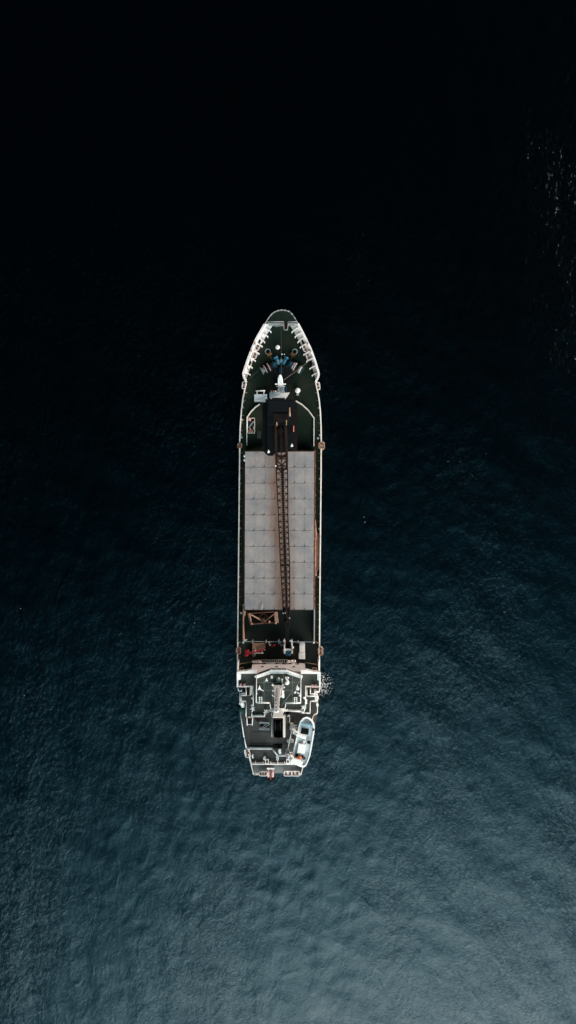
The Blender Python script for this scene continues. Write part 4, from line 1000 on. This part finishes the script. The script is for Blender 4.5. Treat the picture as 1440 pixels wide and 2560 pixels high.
def lace(mb, x0, x1, y0, y1, cx, cy, rx, ry, cell=.11, sc=1.15, bias=0.0):
    nx_, ny_ = int((x1 - x0) / cell), int((y1 - y0) / cell); ids = {}
    def vid(i, j):
        if (i, j) not in ids:
            x, y = x0 + i * cell, y0 + j * cell; q = mn.noise_vector(Vector((x * 3, y * 3, 5))) * cell * .45
            ids[(i, j)] = len(mb.v); mb.v.append((x + q.x, y + q.y, .30 + .10 * mn.noise(Vector((x, y, 2)))))
        return ids[(i, j)]
    for i in range(nx_):
        for j in range(ny_):
            x, y = x0 + (i + .5) * cell, y0 + (j + .5) * cell
            d_ = math.hypot((x - cx) / rx, (y - cy) / ry)
            rid = 1 - abs(mn.noise(Vector((x * sc, y * sc, .3)))) * 2.2 - abs(mn.noise(Vector((x * sc * 2.6, y * sc * 2.6, 7)))) * .9
            if rid + bias > .15 + d_ * .62:
                mb.f.append((vid(i, j), vid(i + 1, j), vid(i + 1, j + 1), vid(i, j + 1))); mb.smooth.append(False)
mb = MB(); A = P(797, 1745, 0); B = P(836, 1683, 0); C0 = P(802, 1710, 0)
lace(mb, A.x, B.x, A.y - 1.5, B.y + .5, C0.x, C0.y, 2.2, 2.7, cell=.085, sc=2.1)
foam_blobs(mb, 110, 796, 1712, 30, 32, .03, .12)
tag(mb.build('foam', 'foam', None), 'churned white foam on the water against the right side of the hull by the bridge', 'foam', kind='stuff')
mb = MB()
for _ in range(20):
    a, b = random.uniform(0, 1440), random.uniform(900, 2560)
    if 560 < a < 840 and 740 < b < 1980: continue
    c = P(a, b, .32); ang = random.uniform(.6, 1.6)
    for k in range(random.randint(1, 2)):
        o_ = c + Vector((random.gauss(0, .35), random.gauss(0, .5), 0)); l_ = random.uniform(.05, .15); w_ = l_ * .35; pts = []
        for q in range(6):
            t_ = q * 1.047; dx, dy = l_ * math.cos(t_) * random.uniform(.6, 1.1), w_ * math.sin(t_); pts.append((o_.x + dx * math.cos(ang) - dy * math.sin(ang), o_.y + dx * math.sin(ang) + dy * math.cos(ang), o_.z))
        mb.add(pts, [tuple(range(6))])
tag(mb.build('foam_flecks', 'foam', None), 'tiny white foam flecks scattered over the open water', 'foam', kind='stuff')

# ---------------------------------------------------------------- the sea: one sheet, fine in the middle, out to the horizon
rng = np.random.default_rng(3)
def axis(half, step, far):
    a = list(np.arange(-half, half + 1e-6, step)); d = step; x = half; out = []
    while x < far: d *= 1.22; x += d; out.append(x)
    return np.array([-q for q in out[::-1]] + a + out)
ax_, ay_ = axis(105, .62, 9000), axis(150, .62, 9000)
GX, GY = np.meshgrid(ax_, ay_); H = np.zeros_like(GX)
env = .72 + .28 * np.sin(GX * .047 + 1.3 * np.sin(GY * .021)) * np.sin(GY * .035 + 1.1 * np.sin(GX * .03 + 1))
for i in range(70):
    lam = 2.2 * (15 / 2.2) ** (rng.random() ** 1.35); th = R(22) + rng.normal(0, .62); k = 2 * math.pi / lam
    ph = rng.random() * 6.28; amp = .0018 * lam ** .84
    wx = GX + .8 * np.sin(GY * .11 + i); wy = GY + .8 * np.sin(GX * .13 + i * 2)
    H += amp * (1 - np.abs(np.sin(.5 * (k * (wx * math.cos(th) + wy * math.sin(th)) + ph))) * 2) * (env if lam < 7 else 1)
fade = np.clip((400 - np.hypot(GX, GY)) / 200, 0, 1); H *= fade
ny, nx = GX.shape
V = np.stack([GX, GY, H], -1).reshape(-1, 3)
idx = np.arange(nx * ny).reshape(ny, nx)
F = np.stack([idx[:-1, :-1], idx[:-1, 1:], idx[1:, 1:], idx[1:, :-1]], -1).reshape(-1, 4)
me = bpy.data.meshes.new('water'); me.vertices.add(len(V)); me.vertices.foreach_set('co', V.ravel())
me.loops.add(F.size); me.loops.foreach_set('vertex_index', F.ravel().astype(np.int32))
me.polygons.add(len(F)); me.polygons.foreach_set('loop_start', np.arange(0, F.size, 4, dtype=np.int32)); me.polygons.foreach_set('loop_total', np.full(len(F), 4, dtype=np.int32))
me.update(calc_edges=True); me.polygons.foreach_set('use_smooth', np.ones(len(F), dtype=bool)); me.validate()
wm = bpy.data.materials.new('sea_water'); wm.use_nodes = True; nt = wm.node_tree; N = nt.nodes; L = nt.links; b = N['Principled BSDF']
b.inputs['Base Color'].default_value = (.0001, .0006, .0009, 1); b.inputs['Roughness'].default_value = .18; b.inputs['IOR'].default_value = 1.38; b.inputs['Specular Tint'].default_value = (.60, .99, 1.16, 1)
tc = N.new('ShaderNodeTexCoord')
def wn(scale, rot, st, det, rough, dis, ty='FBM'):
    mp = N.new('ShaderNodeMapping'); mp.inputs['Rotation'].default_value = (0, 0, rot); mp.inputs['Scale'].default_value = st; L.new(tc.outputs['Object'], mp.inputs['Vector'])
    n = N.new('ShaderNodeTexNoise'); n.noise_type = ty; n.inputs['Scale'].default_value = scale; n.inputs['Detail'].default_value = det; n.inputs['Roughness'].default_value = rough; n.inputs['Distortion'].default_value = dis
    L.new(mp.outputs[0], n.inputs['Vector']); return n.outputs[0]
b1 = N.new('ShaderNodeBump'); b1.inputs['Strength'].default_value = 1; b1.inputs['Distance'].default_value = .062; L.new(wn(.30, .45, (1, .5, 1), 5, .70, 1.6, 'RIDGED_MULTIFRACTAL'), b1.inputs['Height'])
b2 = N.new('ShaderNodeBump'); b2.inputs['Strength'].default_value = 1; b2.inputs['Distance'].default_value = .122; L.new(wn(1.15, -.3, (1, .7, 1), 4, .70, 1.2), b2.inputs['Height']); L.new(b1.outputs[0], b2.inputs['Normal'])
mrw = N.new('ShaderNodeMapRange'); mrw.inputs['From Min'].default_value = .35; mrw.inputs['From Max'].default_value = .65; mrw.inputs['To Min'].default_value = .45
L.new(wn(.035, .4, (1, .6, 1), 3, .5, .5), mrw.inputs['Value']); L.new(mrw.outputs[0], b2.inputs['Strength'])
L.new(b2.outputs[0], b.inputs['Normal'])
me.materials.append(wm)
water = bpy.data.objects.new('water', me); COL.objects.link(water); water['kind'] = 'structure'

# ---------------------------------------------------------------- light
SUN_EL, SUN_AZ = R(13), R(70)                    # azimuth from +Y (bow) towards +X (right)
d = Vector((math.sin(SUN_AZ) * math.cos(SUN_EL), math.cos(SUN_AZ) * math.cos(SUN_EL), math.sin(SUN_EL)))
sl = bpy.data.lights.new('sun', 'SUN'); sl.energy = 5.0; sl.angle = R(11); sl.color = (1, .88, .80)
so = bpy.data.objects.new('sun', sl); COL.objects.link(so); so.rotation_euler = d.to_track_quat('Z', 'Y').to_euler(); so.location = (0, 0, 300)
w = bpy.data.worlds.new('World'); S.world = w; w.use_nodes = True; nt = w.node_tree; N = nt.nodes; L = nt.links
bg = N['Background']; out = N['World Output']
sky = N.new('ShaderNodeTexSky'); sky.sky_type = 'NISHITA'; sky.sun_disc = False; sky.altitude = 16000; sky.dust_density = .3; sky.air_density = .8; sky.sun_elevation = SUN_EL; sky.sun_rotation = SUN_AZ
L.new(sky.outputs[0], bg.inputs['Color']); bg.inputs['Strength'].default_value = .05
# added sky glow over the stern quarter, shaped to grade the water brighter aft
tc = N.new('ShaderNodeTexCoord'); dot = N.new('ShaderNodeVectorMath'); dot.operation = 'DOT_PRODUCT'
GZ, GA = R(54), R(167)
gd = Vector((math.sin(GZ) * math.sin(GA), math.sin(GZ) * math.cos(GA), math.cos(GZ)))
dot.inputs[1].default_value = gd; nrm = N.new('ShaderNodeVectorMath'); nrm.operation = 'NORMALIZE'
L.new(tc.outputs['Generated'], nrm.inputs[0]); L.new(nrm.outputs[0], dot.inputs[0])
ac = N.new('ShaderNodeMath'); ac.operation = 'ARCCOSINE'; L.new(dot.outputs['Value'], ac.inputs[0])
cr_ = N.new('ShaderNodeValToRGB'); mr = N.new('ShaderNodeMapRange'); mr.inputs['From Min'].default_value = 0; mr.inputs['From Max'].default_value = R(80)
L.new(ac.outputs[0], mr.inputs['Value']); L.new(mr.outputs[0], cr_.inputs[0])
e = cr_.color_ramp.elements; cr_.color_ramp.interpolation = 'LINEAR'
ST = [(0, 1.0, 1.12, .90), (.19, .94, 1.06, .96), (.26, .64, .86, 1.04), (.34, .30, .62, 1.12), (.44, .105, .40, 1.25), (.54, .033, .2, 1.3), (.64, .011, .1, 1.35), (.84, .0008, .0, 1.4), (1, 0, 0, 0)]
for k_, (pos, g_, rr_, bb_) in enumerate(ST):
    q = e[0] if k_ == 0 else (e[-1] if k_ == len(ST) - 1 else e.new(pos)); q.position = pos; q.color = (g_ * rr_ / 1.3, g_ / 1.3, g_ * bb_ / 1.3, 1)
bg2 = N.new('ShaderNodeBackground'); bg2.inputs['Strength'].default_value = 6.5 * 1.3 * 1.29 * 1.1; L.new(cr_.outputs[0], bg2.inputs['Color'])
ad = N.new('ShaderNodeAddShader'); L.new(bg.outputs[0], ad.inputs[0]); L.new(bg2.outputs[0], ad.inputs[1]); L.new(ad.outputs[0], out.inputs['Surface'])

# ---------------------------------------------------------------- camera
cam = bpy.data.cameras.new('camera'); co = bpy.data.objects.new('camera', cam); COL.objects.link(co); co.location = (0, 0, HC); co.rotation_euler = (0, 0, 0)
cam.sensor_fit = 'VERTICAL'; cam.sensor_height = 36; cam.lens = 24; cam.clip_start = 1; cam.clip_end = 20000
S.camera = co
S.render.engine = 'CYCLES'
vs_ = S.view_settings; S.display_settings.display_device = 'sRGB'; vs_.view_transform = 'Standard'; vs_.look = 'None'; vs_.exposure = -0.2; vs_.gamma = 1
